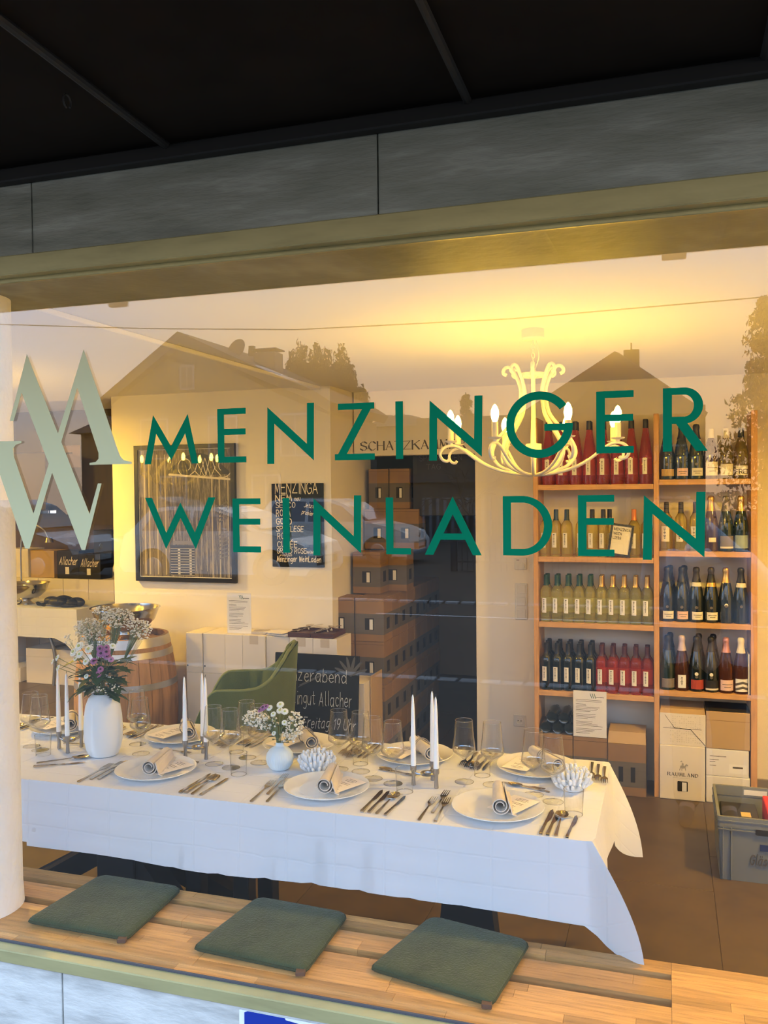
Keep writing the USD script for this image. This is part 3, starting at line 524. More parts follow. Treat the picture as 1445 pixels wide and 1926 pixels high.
wg_base = lathe([(0, .0975), (.0150, .0995), (.0385, .1165), (.0418, .1215), (.0426, .1250)], 44)
def make_wg(loc, rz, label, group):
    t = thing('wine_glass', label, 'wine glass', loc, rz, group); part(t, 'foot', wg_foot, glass_foot, 60); part(t, 'bowl', wg_mesh, wine_glass, 60); part(t, 'base', wg_base, glass_rim, 60); part(t, 'rim', wg_rim, glass_rim, 60); part(t, 'foot_edge', wg_edge, glass_rim, 60); return t
def make_tumbler(loc, rz, label, group):
    t = thing('tumbler', label, 'tumbler', loc, rz, group); part(t, 'glass', tumb_mesh, wine_glass, 60); part(t, 'rim', tb_rim, glass_rim, 60); part(t, 'base_edge', tb_edge, glass_rim, 60); return t
WG = [(-2.604, 3.095, 'leftmost stemmed wine glass, close to the column'), (-2.53, 3.061, 'stemmed wine glass left of the tall vase, second from the column'), (-2.179, 3.249, 'stemmed wine glass right of the tall vase, the farther of two'), (-2.086, 3.133, 'stemmed wine glass right of the tall vase, the nearer of two'),
      (-1.723, 3.095, 'stemmed wine glass right of the middle candles'), (-1.636, 3.071, 'stemmed wine glass in front of the green chair, the nearest of four'), (-1.633, 3.207, 'stemmed wine glass left of the small vase, the farther one'), (-1.556, 3.159, 'stemmed wine glass just left of the small vase'),
      (-1.218, 3.171, 'stemmed wine glass right of the small vase, behind the coral bowl'), (-1.129, 3.17, 'stemmed wine glass in front of the floor chalkboard edge, second from the small vase'), (-1.056, 3.103, 'stemmed wine glass third to the right from the small vase'), (-.967, 3.07, 'stemmed wine glass left of the right candles'),
      (-.719, 3.163, 'stemmed wine glass right of the right candles, first of two'), (-.613, 3.161, 'stemmed wine glass right of the right candles, second of two'), (-.453, 3.097, 'stemmed wine glass beyond the front right plate'), (-.378, 3.046, 'stemmed wine glass beside the right coral bowl')]
for x, y, l in WG: placed('wg', make_wg, (x, y, ZT), 0, l, 'wine glasses on the long table')
for x, y, l in [(-2.47, 3.005, 'low tumbler by the leftmost candle stand'), (-1.568, 3.005, 'low tumbler left of the small vase'), (-1.712, 3.262, 'low tumbler behind the wine glasses right of the middle candles'), (-.669, 3.25, 'low tumbler between the two glasses right of the right candles'), (-1.16, 3.255, 'low tumbler behind the coral bowl'), (-.90, 2.995, 'low tumbler left of the right candle stand'), (-.298, 2.945, 'low tumbler in front of the right coral bowl'), (-2.225, 3.36, 'low tumbler far behind the tall vase')]:
    placed('tumbler', make_tumbler, (x, y, ZT), 0, l, 'tumblers on the long table')
# ------------------------------------------------------------------ candle stands
wax = mat('white_wax', (.86, .84, .78), .45, subsurface_weight=.15, subsurface_scale=.01); wick_m = mat('wick', (.02, .02, .02), .9)
def make_stand(loc, rz, label, group):
    t = thing('candle_stand', label, 'candle stand', loc, rz, group)
    part(t, 'ring', lathe([(.016, .034), (.024, .036), (.028, .041), (.024, .046), (.016, .044), (.014, .039), (.016, .034)], 32), steel_dull)
    for k in range(3):
        a = 2*PI*k/3+.5; c, s = math.cos(a), math.sin(a); x, y = .052*c, .052*s
        part(t, 'arm', tube(smooth_path([(.022*c, .022*s, .040), (.036*c, .036*s, .041), (.050*c, .050*s, .047)], 4), [.005]*9, 8), steel_dull)
        part(t, 'leg', T(lathe([(0, 0), (.0075, 0), (.0085, .002), (.0065, .03), (.0075, .05), (.0115, .056), (.0115, .073), (.0098, .0732), (.0095, .062), (0, .06)], 20), (x, y, 0)), steel_dull)
    return t
taper = lathe([(0, 0), (.0098, 0), (.0100, .02), (.0088, .12), (.0066, .22), (.004, .265), (.0012, .2745), (0, .275)], 18)
def make_candle(loc, rz, label, group):
    t = thing('taper_candle', label, 'candle', loc, rz, group); part(t, 'taper', taper, wax, 60); part(t, 'wick', tube([(0, 0, .273), (.0005, 0, .279), (.0015, .0005, .285)], .0009, 5), wick_m); return t
for (x, y, a, n) in ((-2.417, 3.104, .55, 'left'), (-1.833, 3.162, 1.2, 'middle'), (-.843, 3.099, .95, 'right')):
    placed('stand', make_stand, (x, y, ZT), a, f'three-legged metal candle stand, the {n} one on the table', 'metal candle stands')
    for k in range(3):
        q = a+.5+2*PI*k/3; lab = ['first', 'second', 'third'][k]
        xs_ = sorted(range(3), key=lambda j: math.cos(a+.5+2*PI*j/3)*.951-math.sin(a+.5+2*PI*j/3)*.307); w = ['leftmost', 'middle', 'rightmost'][xs_.index(k)]
        placed('candle', make_candle, (x+.052*math.cos(q), y+.052*math.sin(q), ZT+.0605), 0, f'white taper candle, {w} of three in the {n} stand', 'white taper candles')
# ------------------------------------------------------------------ vases and flowers
v_m = mat('matt_white_vase', (.74, .77, .76), .6); v2_m = mat('pale_blue_vase', (.66, .76, .80), .55)
tv = thing('vase', 'tall matt white egg-shaped vase holding the big bouquet', 'vase', (-2.229, 3.08, ZT))
part(tv, 'body', lathe([(0, .002), (.052, .001), (.060, .006), (.070, .03), (.0775, .07), (.0785, .115), (.076, .165), (.069, .21), (.058, .238), (.0445, .2535), (.040, .258), (.037, .2575), (.040, .25), (.055, .23), (.060, .12), (.05, .02), (0, .015)], 48), v_m, 60)
sv = thing('bud_vase', 'small pale blue ribbed round vase at the table centre', 'vase', (-1.443, 3.11, ZT))
m = lathe([(0, .0005), (.026, .0005), (.038, .006), (.0505, .024), (.0545, .044), (.0505, .064), (.038, .081), (.020, .091), (.0155, .096), (.0155, .106), (.0135, .1068), (.0125, .106), (.0125, .09), (.03, .075), (.045, .044), (.03, .01), (0, .006)], 144)
an = np.arctan2(m.vertices[:, 1], m.vertices[:, 0]); rr = np.hypot(m.vertices[:, 0], m.vertices[:, 1]); k = 1-.022*(1-np.abs(np.sin(an*18)))*np.clip((.088-m.vertices[:, 2])/.03, 0, 1)*(rr > .03); m.vertices[:, :2] *= k[:, None]
part(sv, 'body', m, v2_m, 50)
leaf_m = usdkit.material(stage, '/World/Looks/leaf', {'p': ('principled_bsdf', {'base_color': (.022, .05, .016), 'roughness': .5}), 't': ('translucent_bsdf', {'color': (.05, .10, .02)}) if False else ('diffuse_bsdf', {'color': (.03, .07, .02)}), 'x': ('mix_closure', {'fac': .25})}, [('p.BSDF', 'x.closure1'), ('t.BSDF', 'x.closure2')], surface='x.closure')
stem_m = mat('stem_green', (.15, .19, .07), .6); petal_w = mat('white_petal', (.82, .84, .74), .6); petal_p = mat('mauve_petal', (.36, .13, .30), .6); eye_y = mat('flower_eye', (.50, .52, .16), .7); eye_d = mat('dark_eye', (.04, .015, .03), .7); breath = mat('tiny_white_blossom', (.80, .76, .62), .7)
def leaf(L, w, bend=.3, lobes=True):
    n = 9; P = []
    for i in range(n):
        t = i/(n-1); ww = w*math.sin(PI*min(1, t*1.02+.03))**.8*(1+.28*math.cos(t*24) if lobes else 1)
        P.append([(-ww, L*t, -bend*L*t*t+.12*ww), (0, L*t, -bend*L*t*t), (ww, L*t, -bend*L*t*t+.12*ww)])
    P = np.array(P); f = []
    for i in range(n-1):
        for j in range(2): a, b, c, d = i*3+j, i*3+j+1, i*3+4+j, i*3+3+j; f += [(a, b, c), (a, c, d)]
    return thick(trimesh.Trimesh(P.reshape(-1, 3), f, process=False), .0008)
def daisy(r, n=15, dome=.25, layers=2):
    ms = []
    for l in range(layers):
        for k in range(n):
            a = 2*PI*(k+.5*l)/n; q = .80-.25*l; c, s = math.cos(a), math.sin(a); u = np.array((c, s, 0)); v = np.array((-s, c, 0)); z = r*(.10+.16*l)
            ms.append(hull(u*r*.2+(0, 0, z), u*r*.70*q/.8+v*r*.20+(0, 0, z+r*.08), u*r*.70*q/.8-v*r*.20+(0, 0, z+r*.08), u*r*q*1.2+(0, 0, z-dome*r*.3), u*r*.6*q/.8+(0, 0, z-r*.03)))
    return cat(ms)
def aim(m, loc, d):
    d = np.array(d, float); d /= np.linalg.norm(d); a = np.cross((0, 0, 1), d); s = np.linalg.norm(a); m = m.copy()
    if s > 1e-6: m.apply_transform(rotm(math.atan2(s, d[2]), a/s))
    m.apply_translation(loc); return m
def bouquet(name, label, base, blooms, lobes, leaves, seed, bscale):
    R = np.random.default_rng(seed); t = thing(name, label, 'flowers', base); sm = []
    for (dx, dy, dz, r, col) in blooms:
        p = np.array((dx, dy, dz)); d = np.array((dx*1.2, dy*1.2-.10, .09+dz*.35)); lab = {'w': None, 'p': 'mauve daisy bloom'}[col]
        f = part(t, 'bloom', aim(daisy(r), p, d), petal_w if col == 'w' else petal_p, False, label=lab)
        part(f, 'eye', aim(T(ell((0, 0, 0), (r*.30, r*.30, r*.2), 1), (0, 0, r*.30)), p, d), eye_y if col == 'w' else eye_d, 60)
        sm.append(tube(smooth_path([(dx*.06, dy*.06, -.04), (dx*.35, dy*.35, dz*.5), p-d/np.linalg.norm(d)*.004], 4), .0013, 5))
    bl = []; o = trimesh.creation.icosphere(1, 1.0) if False else trimesh.creation.icosphere(0, 1.0)
    for (cx, cy, cz, rx, rz_, n) in lobes:
        for k in range(n):
            q = R.normal(size=3); q /= np.linalg.norm(q); q *= R.uniform(.35, 1)**.5; p = np.array((cx, cy, cz))+q*(rx, rx*.8, rz_); s = R.uniform(.55, 1.3)*bscale
            b = o.copy(); b.vertices = b.vertices*s*(1, 1, .8); b.apply_translation(p); bl.append(b)
            if k % 4 == 0: sm.append(tube([(cx*.55, cy*.5, cz*.45), ((cx+p[0])/2*.93, (cy+p[1])/2, (cz+p[2])/2-.012), p-(0, 0, s*.6)], .0006, 3))
    part(t, 'gypsophila_blossom', cat(bl), breath, 60, label='cloud of tiny white blossoms', kind='stuff')
    for (dx, dy, dz, yaw, pit, L, w) in leaves:
        m = leaf(L, w); m.apply_transform(rotm(pit, (1, 0, 0))); m.apply_transform(rotm(yaw, (0, 0, 1))); m.apply_translation((dx, dy, dz)); part(t, 'leaf', m, leaf_m, 50)
    part(t, 'stems', cat(sm), stem_m, 60, kind='stuff'); return t
bp = lambda px, py: ((px-198)/395, (1307-py)/430)
bl = []
for (x, y, r, c) in [(174, 1228, .020, 'w'), (186, 1217, .021, 'w'), (187, 1231, .017, 'w'), (201, 1222, .019, 'w'), (147, 1238, .014, 'w'), (133, 1247, .012, 'w'), (145, 1257, .015, 'w'), (198, 1243, .015, 'w'), (194, 1270, .011, 'w'), (173, 1240, .012, 'w'), (246, 1214, .013, 'w'), (226, 1219, .016, 'p'), (228, 1227, .018, 'p'), (237, 1224, .017, 'p'), (233, 1233, .016, 'p'), (239, 1216, .013, 'p'), (214, 1241, .015, 'p'), (227, 1254, .013, 'p'), (219, 1264, .014, 'p'), (247, 1236, .012, 'p')]:
    dx, dz = bp(x, y); bl.append((dx, -.085-.03*rng.random(), dz, r*1.12, c))
lv = []
for k in range(64):
    a = rng.uniform(-PI, PI); h = rng.uniform(-.01, .15); r_ = rng.uniform(.02, .05)+h*.25; lv.append((r_*math.cos(a)*.9, r_*math.sin(a)*.7, h, a-PI/2, rng.uniform(-.3, .7), rng.uniform(.055, .095), rng.uniform(.016, .026)))
for (x, y, yaw, pit, L) in [(160, 1278, 1.4, .15, .09), (165, 1296, 1.75, -.35, .10), (190, 1290, 2.6, -.5, .06), (232, 1280, -1.3, .1, .08), (225, 1298, -1.5, -.2, .06), (240, 1255, -1.2, .5, .06), (150, 1272, 1.5, .0, .07)]:
    dx, dz = bp(x, y); lv.append((dx*.6, -.04, dz, yaw, pit, L, .019))
lobes = [(-.085, .04, .255, .075, .050, 330), (.045, .05, .305, .075, .042, 320), (.155, .04, .270, .055, .040, 190), (-.06, .05, .215, .10, .040, 220), (-.01, .03, .335, .05, .02, 60), (.19, .02, .25, .03, .03, 40), (-.165, 0, .21, .02, .03, 18), (.06, -.05, .05, .05, .04, 40)]
bouquet('bouquet', 'big bouquet of white and mauve daisies and tiny white blossoms in the tall vase', (-2.229, 3.08, ZT+.259), bl, lobes, lv, 5, .0040)
bq = lambda px, py: ((px-529)/430, (1399-py)/450)
bl = []
for (x, y, r, c) in [(537, 1330, .017, 'w'), (519, 1336, .015, 'w'), (535, 1341, .016, 'w'), (547, 1340, .016, 'w'), (526, 1346, .013, 'w'), (545, 1360, .013, 'w'), (523, 1382, .011, 'w'), (507, 1337, .018, 'p'), (501, 1341, .014, 'p'), (513, 1334, .013, 'p')]:
    dx, dz = bq(x, y); bl.append((dx, -.02-.02*rng.random(), dz, r, c))
lobes = [(-.105, .0, .085, .052, .034, 190), (-.05, .0, .075, .045, .03, 110), (.07, -.01, .075, .04, .055, 150), (.045, -.01, .03, .03, .03, 50)]
lv = [(r_*math.cos(a), r_*math.sin(a)*.8, h, a-PI/2, .55, .04, .010) for r_, a, h in [(rng.uniform(.008, .03), rng.uniform(-PI, PI), rng.uniform(0, .09)) for _ in range(24)]]
bouquet('posy', 'small posy of white and mauve daisies in the ribbed bud vase', (-1.443, 3.11, ZT+.1075), bl, lobes, lv, 9, .0046)
def make_coral(loc, rz, label, group):
    t = thing('coral_bowl', label, 'tealight holder', loc, rz, group); R = np.random.default_rng(4)
    por = protos.setdefault('por', mat('white_porcelain', (.80, .82, .82), .25))
    part(t, 'bowl', lathe([(0, .001), (.035, .001), (.044, .008), (.050, .03), (.052, .048), (.047, .048), (.044, .02), (.03, .009), (0, .008)], 36), por)
    ms = []
    for ringr, z0, n, out, h in ((.048, .016, 18, .022, .022), (.050, .030, 20, .022, .030), (.044, .042, 18, .014, .036), (.034, .046, 14, .007, .036), (.018, .040, 8, .003, .044)):
        for k in range(n):
            a = 2*PI*(k+R.uniform(-.25, .25))/n; c, s = math.cos(a), math.sin(a); hh = h*R.uniform(.75, 1.1); o = out*R.uniform(.7, 1.2); b = R.uniform(.0062, .0078)
            ms.append(tube(smooth_path([(ringr*c*.9, ringr*s*.9, z0), ((ringr+o*.6)*c, (ringr+o*.6)*s, z0+hh*.45), ((ringr+o)*c, (ringr+o)*s, z0+hh)], 3), np.r_[np.linspace(b, b*.92, 6), b*.6], 8))
    part(t, 'coral_fingers', cat(ms), por, 60, kind='stuff'); return t
for x, y, l in ((-1.290, 3.12, 'white coral-shaped porcelain tealight bowl beside the small vase'), (-.330, 3.19, 'white coral-shaped porcelain tealight bowl at the right end of the table')):
    placed('coral', make_coral, (x, y, ZT), 0, l, 'coral-shaped tealight bowls')
# ================================================================== wine shelf, two bays
SF = 5.42; SB = 5.70
sh = thing('wine_shelf', 'tall open beech wine shelf with two bays against the back wall', 'shelf')
for x0, x1 in ((-.785, -.757), (-.076, -.046), (.457, .491)): part(sh, 'upright', bx(x0, SF, 0, x1, SB, 2.278, .002), shelf_up)
SL = [1.865, 1.425, 1.022, .598]; SR = [1.889, 1.467, 1.049, .640]
for z in SL: part(sh, 'shelf_board', bx(-.757, SF+.003, z-.032, -.076, SB, z, .002), shelf_wood)
for z in SR: part(sh, 'shelf_board', bx(-.046, SF+.003, z-.032, .457, SB, z, .002), shelf_wood)
def liquid(name, col, rough=.04, trans=.92, ior=1.36): return mat(name, col, rough, transmission_weight=trans, ior=ior)
gl_white = liquid('white_wine', (.98, .84, .25)); gl_green = liquid('green_tinted_wine', (.92, .86, .34)); gl_rose = liquid('rose_wine', (.86, .24, .16)); gl_rose2 = liquid('deep_rose_wine', (.92, .17, .05)); gl_olive = liquid('olive_wine', (.62, .52, .14)); gl_amber = liquid('amber_wine', (.35, .12, .05))
gl_black = mat('black_bottle', (.006, .010, .008), .06, coat_weight=.6); gl_dgreen = mat('dark_green_bottle', (.012, .022, .012), .07, coat_weight=.6); gl_brown = mat('brown_bottle', (.05, .02, .012), .07, coat_weight=.6)
caps = {k: mat('cap_'+k, c, r, mt) for k, c, r, mt in [('green', (.01, .055, .035), .4, 0), ('gold', (.62, .40, .12), .3, .85), ('black', (.012, .012, .013), .35, 0), ('petrol', (.02, .045, .055), .4, 0), ('darkred', (.06, .012, .018), .4, 0), ('orange', (.65, .20, .05), .35, .3), ('pink', (.70, .35, .32), .35, .3), ('cream', (.78, .72, .58), .45, 0), ('rose', (.62, .28, .22), .3, .6), ('taupe', (.14, .12, .10), .4, .2), ('lilac', (.62, .50, .56), .4, .2)]}
lab_m = {k: mat('label_'+k, c, .7) for k, c in [('cream', (.80, .75, .62)), ('white', (.82, .81, .77)), ('pinkish', (.76, .52, .46)), ('gold', (.50, .34, .14)), ('red', (.38, .05, .03)), ('black', (.012, .012, .014)), ('blue', (.30, .38, .40)), ('taupe', (.20, .17, .15)), ('copper', (.60, .30, .22))]}
PROF = {'bordeaux': (.0345, [(1, .0), (1, .175), (.93, .198), (.62, .215), (.42, .226), (.385, .235), (.37, .287)]), 'flute': (.0375, [(1, 0), (1, .155), (.93, .19), (.72, .25), (.5, .305), (.39, .34), (.37, .385)]),
        'champagne': (.042, [(1, 0), (1, .125), (.97, .15), (.83, .19), (.6, .235), (.43, .265), (.36, .30), (.36, .315)]), 'burgundy': (.040, [(1, 0), (1, .135), (.95, .16), (.75, .195), (.5, .23), (.38, .25), (.36, .292)])}
def ring_patch(r, z0, z1, a0, a1, t=.0005, n=14):
    return lathe([(r, z0), (r+t, z0), (r+t, z1), (r, z1), (r, z0)], n, a0, a1)
def make_bottle(shape, glass, cap, label_spec, neck=None):
    r, pr = PROF[shape]; H = pr[-1][1]; s = .282/.287 if shape == 'bordeaux' else 1
    def make(loc, rz, label, group, **k):
        t = thing('champagne_bottle' if shape == 'champagne' else 'wine_bottle', label, 'bottle', loc, rz, group)
        cs = {'bordeaux': .222, 'flute': .333, 'champagne': .235, 'burgundy': .238}[shape]
        body = [(0, .004), (r*.7, .002), (r*.92, 0), (r, .006)]+[(r*a, b) for a, b in pr[1:] if b <= H-.0]
        body = [(a, b) for a, b in body if b < H-.004]+[(pr[-1][0]*r, H-.006), (0, H-.006)]
        part(t, 'body', lathe(body, 28), glass, 50)
        def rad(z):
            return np.interp(z, [b for _, b in pr], [a*r for a, _ in pr])
        zs = np.linspace(cs, H, 7); top = [(rad(z)+.0012, z) for z in zs]
        if shape == 'champagne': top = [(rad(z)+.0012, z) for z in zs[:-2]]+[(.0185, .296), (.0195, .303), (.0185, .314), (.014, .322), (0, .325)]
        else: top = top+[(rad(H)*.9, H+.002), (0, H+.002)]
        part(t, 'capsule', lathe([(rad(cs)+.0006, cs)]+top, 24), caps[cap], 50)
        if label_spec:
            kind, mm, z0, z1, w, off = label_spec; c = -PI/2+off
            lp = part(t, 'label', ring_patch(r, z0, z1, c-w, c+w), lab_m[mm], 60)
            pm = []
            if kind == 'strip':
                for i, z in enumerate(np.arange(z0+.018, z1-.012, .0085)): ww = w*(.16+.2*((i*7) % 5)/5); pm.append(ring_patch(r+.0004, z, z+.0045, c-ww, c+ww*.8, .0004, 3))
            elif kind == 'text':
                for z, ww in ((z0+(z1-z0)*.55, w*.72), (z0+(z1-z0)*.30, w*.45)): pm.append(ring_patch(r+.0004, z, z+.0035, c-ww, c+ww, .0004, 8))
            elif kind == 'chevron':
                for dz in (.018, .046):
                    for sgn in (-1, 1):
                        for i in range(7): a0 = c+sgn*w*i/7; pm.append(ring_patch(r+.0004, z0+dz-.0022*i, z0+dz+.014-.0022*i, min(a0, a0+sgn*w/7), max(a0, a0+sgn*w/7), .0004, 2))
            elif kind == 'band':
                pm.append(ring_patch(r+.0004, z0+.004, z0+.014, c-w, c+w, .0004, 10))
            if pm: part(lp, 'print', cat(pm), ink if kind not in ('band',) else lab_m['cream'], 60)
        if neck == 'medal': part(t, 'medallion', T(lathe([(0, 0), (.0105, 0), (.0105, .002), (0, .002)], 20), (0, -r*.985, .105), rx=PI/2-.06), lab_m['cream'])
        if neck in ('band', 'goldband'):
            zb = .222; part(t, 'neck_label', lathe([(rad(zb-.012)+.001, zb-.012), (rad(zb)+.0016, zb), (rad(zb+.012)+.001, zb+.012)], 20, -PI/2-1.1, -PI/2+1.1), lab_m['cream'] if neck == 'band' else caps['gold'])
        if shape == 'champagne' and glass in (gl_black, gl_dgreen) and neck != 'none': part(t, 'seal', T(lathe([(0, 0), (.0085, 0), (.0085, .0016), (0, .0016)], 18), (0, -r-.0008, .088 if kind_ok(label_spec) else .10), rx=PI/2), caps['taupe'])
        return t
    return make
def kind_ok(s): return s is not None
ordinal = ['first', 'second', 'third', 'fourth', 'fifth', 'sixth', 'seventh', 'eighth', 'ninth', 'tenth']
STRIP = lambda mm, w=.42, z0=.055, z1=.145: ('strip', mm, z0, z1, w, -.28)
def row(key, maker, x0, dx, n, y, z, what, where, group, back=0, bdx=0, start=0, tot=None):
    for b in range(back, -1, -1):
        for k in range(n):
            o = ordinal[k+start]; lab = f'{what}, {o} from left in front, {where}' if b == 0 else f'{what}, second row behind the {o} from left, {where}' if b == 1 else f'{what}, third row behind the {o} from left, {where}'
            placed(key, maker, (x0+dx*k+bdx*b, y+.078*b, z+.0003), 0, lab, group)
yb = SF+.052
row('flute_rose', make_bottle('flute', gl_rose, 'black', ('strip', 'cream', .058, .155, .36, -.1)), -.700, .0825, 8, yb+.01, SL[0], 'slender pink wine bottle', 'top left shelf', 'pink wine on the top left shelf', back=1)
row('wh_petrol', make_bottle('bordeaux', gl_white, 'petrol', STRIP('cream')), -.718, .0655, 3, yb, SL[1], 'petrol-capped white wine bottle', 'second left shelf', 'white wine on the second left shelf')
row('wh_black', make_bottle('bordeaux', gl_white, 'black', STRIP('cream')), -.500, .0655, 3, yb, SL[1], 'black-capped white wine bottle', 'second left shelf', 'white wine on the second left shelf', start=3)
placed('clear_black', make_bottle('bordeaux', gl_green, 'black', STRIP('white')), (-.335, yb+.05, SL[1]+.0003), 0, 'pale wine bottle with black cap behind the small framed card', 'white wine on the second left shelf')
placed('wh_orange', make_bottle('bordeaux', gl_white, 'orange', STRIP('cream', .6)), (-.190, yb, SL[1]+.0003), 0, 'white wine bottle with orange cap right of the small framed card', 'white wine on the second left shelf')
placed('wh_pink', make_bottle('bordeaux', gl_white, 'pink', STRIP('cream', .6)), (-.116, yb, SL[1]+.0003), 0, 'white wine bottle with pink cap at the right end of the second left shelf', 'white wine on the second left shelf')
row('wh_green', make_bottle('bordeaux', gl_green, 'green', STRIP('white')), -.716, .0668, 5, yb, SL[2], 'green-capped white wine bottle', 'third left shelf', 'green-capped wine on the third left shelf', back=1)
row('wh_gold', make_bottle('bordeaux', gl_green, 'gold', STRIP('white')), -.716+5*.0668, .0668, 5, yb, SL[2], 'gold-capped white wine bottle', 'third left shelf', 'gold-capped wine on the third left shelf', back=1, start=5)
row('red_black', make_bottle('bordeaux', gl_black, 'black', STRIP('cream')), -.716, .0668, 5, yb, SL[3], 'black red wine bottle', 'fourth left shelf', 'red wine on the fourth left shelf', back=2)
row('rose_dark', make_bottle('bordeaux', gl_rose2, 'darkred', STRIP('cream')), -.716+5*.0668, .0668, 5, yb, SL[3], 'orange-red rosé bottle', 'fourth left shelf', 'rosé wine on the fourth left shelf', back=1, start=5)
yr = SF+.058; X6 = [-.004+.0815*k for k in range(6)]
FULL = lambda kind, mm, z0, z1, w=1.0: (kind, mm, z0, z1, w, .18)
spec = [  # shelf, column, shape, glass, cap, label, neck, words
 (0, 0, 'champagne', gl_dgreen, 'black', FULL('', 'gold', .02, .062), None, 'dark bottle with gold label, leftmost on the top right shelf'), (0, 1, 'champagne', gl_dgreen, 'black', FULL('text', 'pinkish', .02, .065, .8), 'none', 'dark sparkling wine bottle with pink label, second on the top right shelf'),
 (0, 2, 'champagne', gl_dgreen, 'black', FULL('text', 'cream', .02, .065, .8), 'band', 'dark sparkling wine bottle with cream and neck labels, third on the top right shelf'), (0, 3, 'burgundy', gl_brown, 'cream', FULL('text', 'cream', .02, .10), None, 'brown wine bottle with cream cap and big cream label, fourth on the top right shelf'),
 (0, 4, 'burgundy', gl_olive, 'cream', FULL('', 'cream', .02, .085), None, 'olive wine bottle with cream cap, fifth on the top right shelf'), (0, 5, 'burgundy', gl_olive, 'black', FULL('', 'cream', .02, .075), None, 'olive wine bottle with black cap and bold lettered label, rightmost on the top right shelf'),
 (1, 0, 'bordeaux', gl_white, 'black', STRIP('cream', .75), None, 'white wine bottle with black cap, leftmost on the second right shelf'), (1, 1, 'bordeaux', gl_white, 'black', STRIP('cream', .6), None, 'white wine bottle with black cap, second on the second right shelf'), (1, 2, 'bordeaux', gl_white, 'black', STRIP('cream', .6), None, 'white wine bottle with black cap, third on the second right shelf'),
 (1, 3, 'champagne', gl_brown, 'gold', FULL('', 'cream', .055, .080, .5), 'none', 'brown champagne bottle with gold foil and small label, fourth on the second right shelf'), (1, 4, 'champagne', gl_dgreen, 'taupe', FULL('band', 'taupe', .015, .090, 1.05), 'none', 'champagne bottle with taupe foil, fifth on the second right shelf'), (1, 5, 'champagne', gl_dgreen, 'gold', FULL('', 'blue', .02, .095, 1.05), 'none', 'champagne bottle with gold foil and blue-grey label, rightmost on the second right shelf'),
 (2, 0, 'champagne', gl_black, 'black', FULL('text', 'cream', .016, .062, .8), None, 'black champagne bottle with cream label, leftmost on the third right shelf'), (2, 1, 'champagne', gl_black, 'black', FULL('text', 'pinkish', .016, .062, .8), None, 'black champagne bottle with pink label, second on the third right shelf'), (2, 2, 'champagne', gl_black, 'black', FULL('text', 'cream', .016, .062, .8), 'band', 'black champagne bottle with cream label and pale neck band, third on the third right shelf'),
 (2, 3, 'champagne', gl_black, 'black', FULL('text', 'cream', .016, .062, .8), 'goldband', 'black champagne bottle with cream label and gold neck band, fourth on the third right shelf'), (2, 4, 'champagne', gl_black, 'gold', None, 'medal', 'black champagne bottle with gold foil and no big label, fifth on the third right shelf'), (2, 5, 'champagne', gl_black, 'black', None, 'band', 'all black champagne bottle with neck band, rightmost on the third right shelf'),
 (3, 0, 'champagne', gl_dgreen, 'black', FULL('', 'taupe', .015, .07), 'none', 'dark bottle with brown label, leftmost on the lowest right shelf'), (3, 1, 'champagne', gl_amber, 'lilac', ('strip', 'white', .018, .095, .55, 0.0), 'none', 'rosé sparkling bottle with lilac foil and white label, second on the lowest right shelf'), (3, 2, 'champagne', gl_black, 'black', FULL('', 'red', .015, .07), 'medal', 'black bottle with dark red label, third on the lowest right shelf'),
 (3, 3, 'champagne', gl_black, 'black', FULL('band', 'black', .010, .07), 'medal', 'black bottle with black label and gold line, fourth on the lowest right shelf'), (3, 4, 'champagne', gl_amber, 'rose', FULL('text', 'pinkish', .016, .078), 'none', 'rosé sparkling bottle with copper foil and pink label, fifth on the lowest right shelf'), (3, 5, 'champagne', gl_amber, 'cream', FULL('chevron', 'white', .014, .088), 'none', 'sparkling bottle with cream foil and zigzag striped label, rightmost on the lowest right shelf')]
for i, (s_, c_, sh_, g_, cp, ls, nk, words) in enumerate(spec):
    p = placed(f'r{i}', make_bottle(sh_, g_, cp, ls, nk), (X6[c_]+(.004 if sh_ != 'bordeaux' else 0), yr, SR[s_]+.0003), 0, words, None)
    if i == 5:
        m = meshkit.text_mesh('FREI', .026, .0008, bold=True); m.vertices = m.vertices[:, [0, 2, 1]]*[1, -1, 1]; m.invert(); m.apply_translation((-m.bounds.mean(0)[0]+.004, 0, .028-m.bounds[0][2])); a = m.vertices[:, 0]/.0405; dep = m.vertices[:, 1].copy(); m.vertices[:, 0] = (.0407-dep)*np.sin(a); m.vertices[:, 1] = -(.0407-dep)*np.cos(a); part(p, 'lettering', m, ink, False)
for k, (s_, c_) in enumerate(((2, 0), (2, 1), (3, 0), (3, 2), (3, 3))):
    placed(f'r{[12, 13, 18, 20, 21][k]}', None, (X6[c_]+.02, yr+.098, SR[s_]+.0003), 0, f"dark bottle standing behind the {ordinal[c_]} bottle on the {'third' if s_ == 2 else 'lowest'} right shelf", 'dark bottles behind the front row')
brd = thing('price_board', 'narrow white board standing at the right end of the lowest right shelf', 'board', (.448, SF+.02, SR[3])); part(brd, 'panel', bx(-.005, 0, .0003, .005, .20, .235, .001), white_pl)
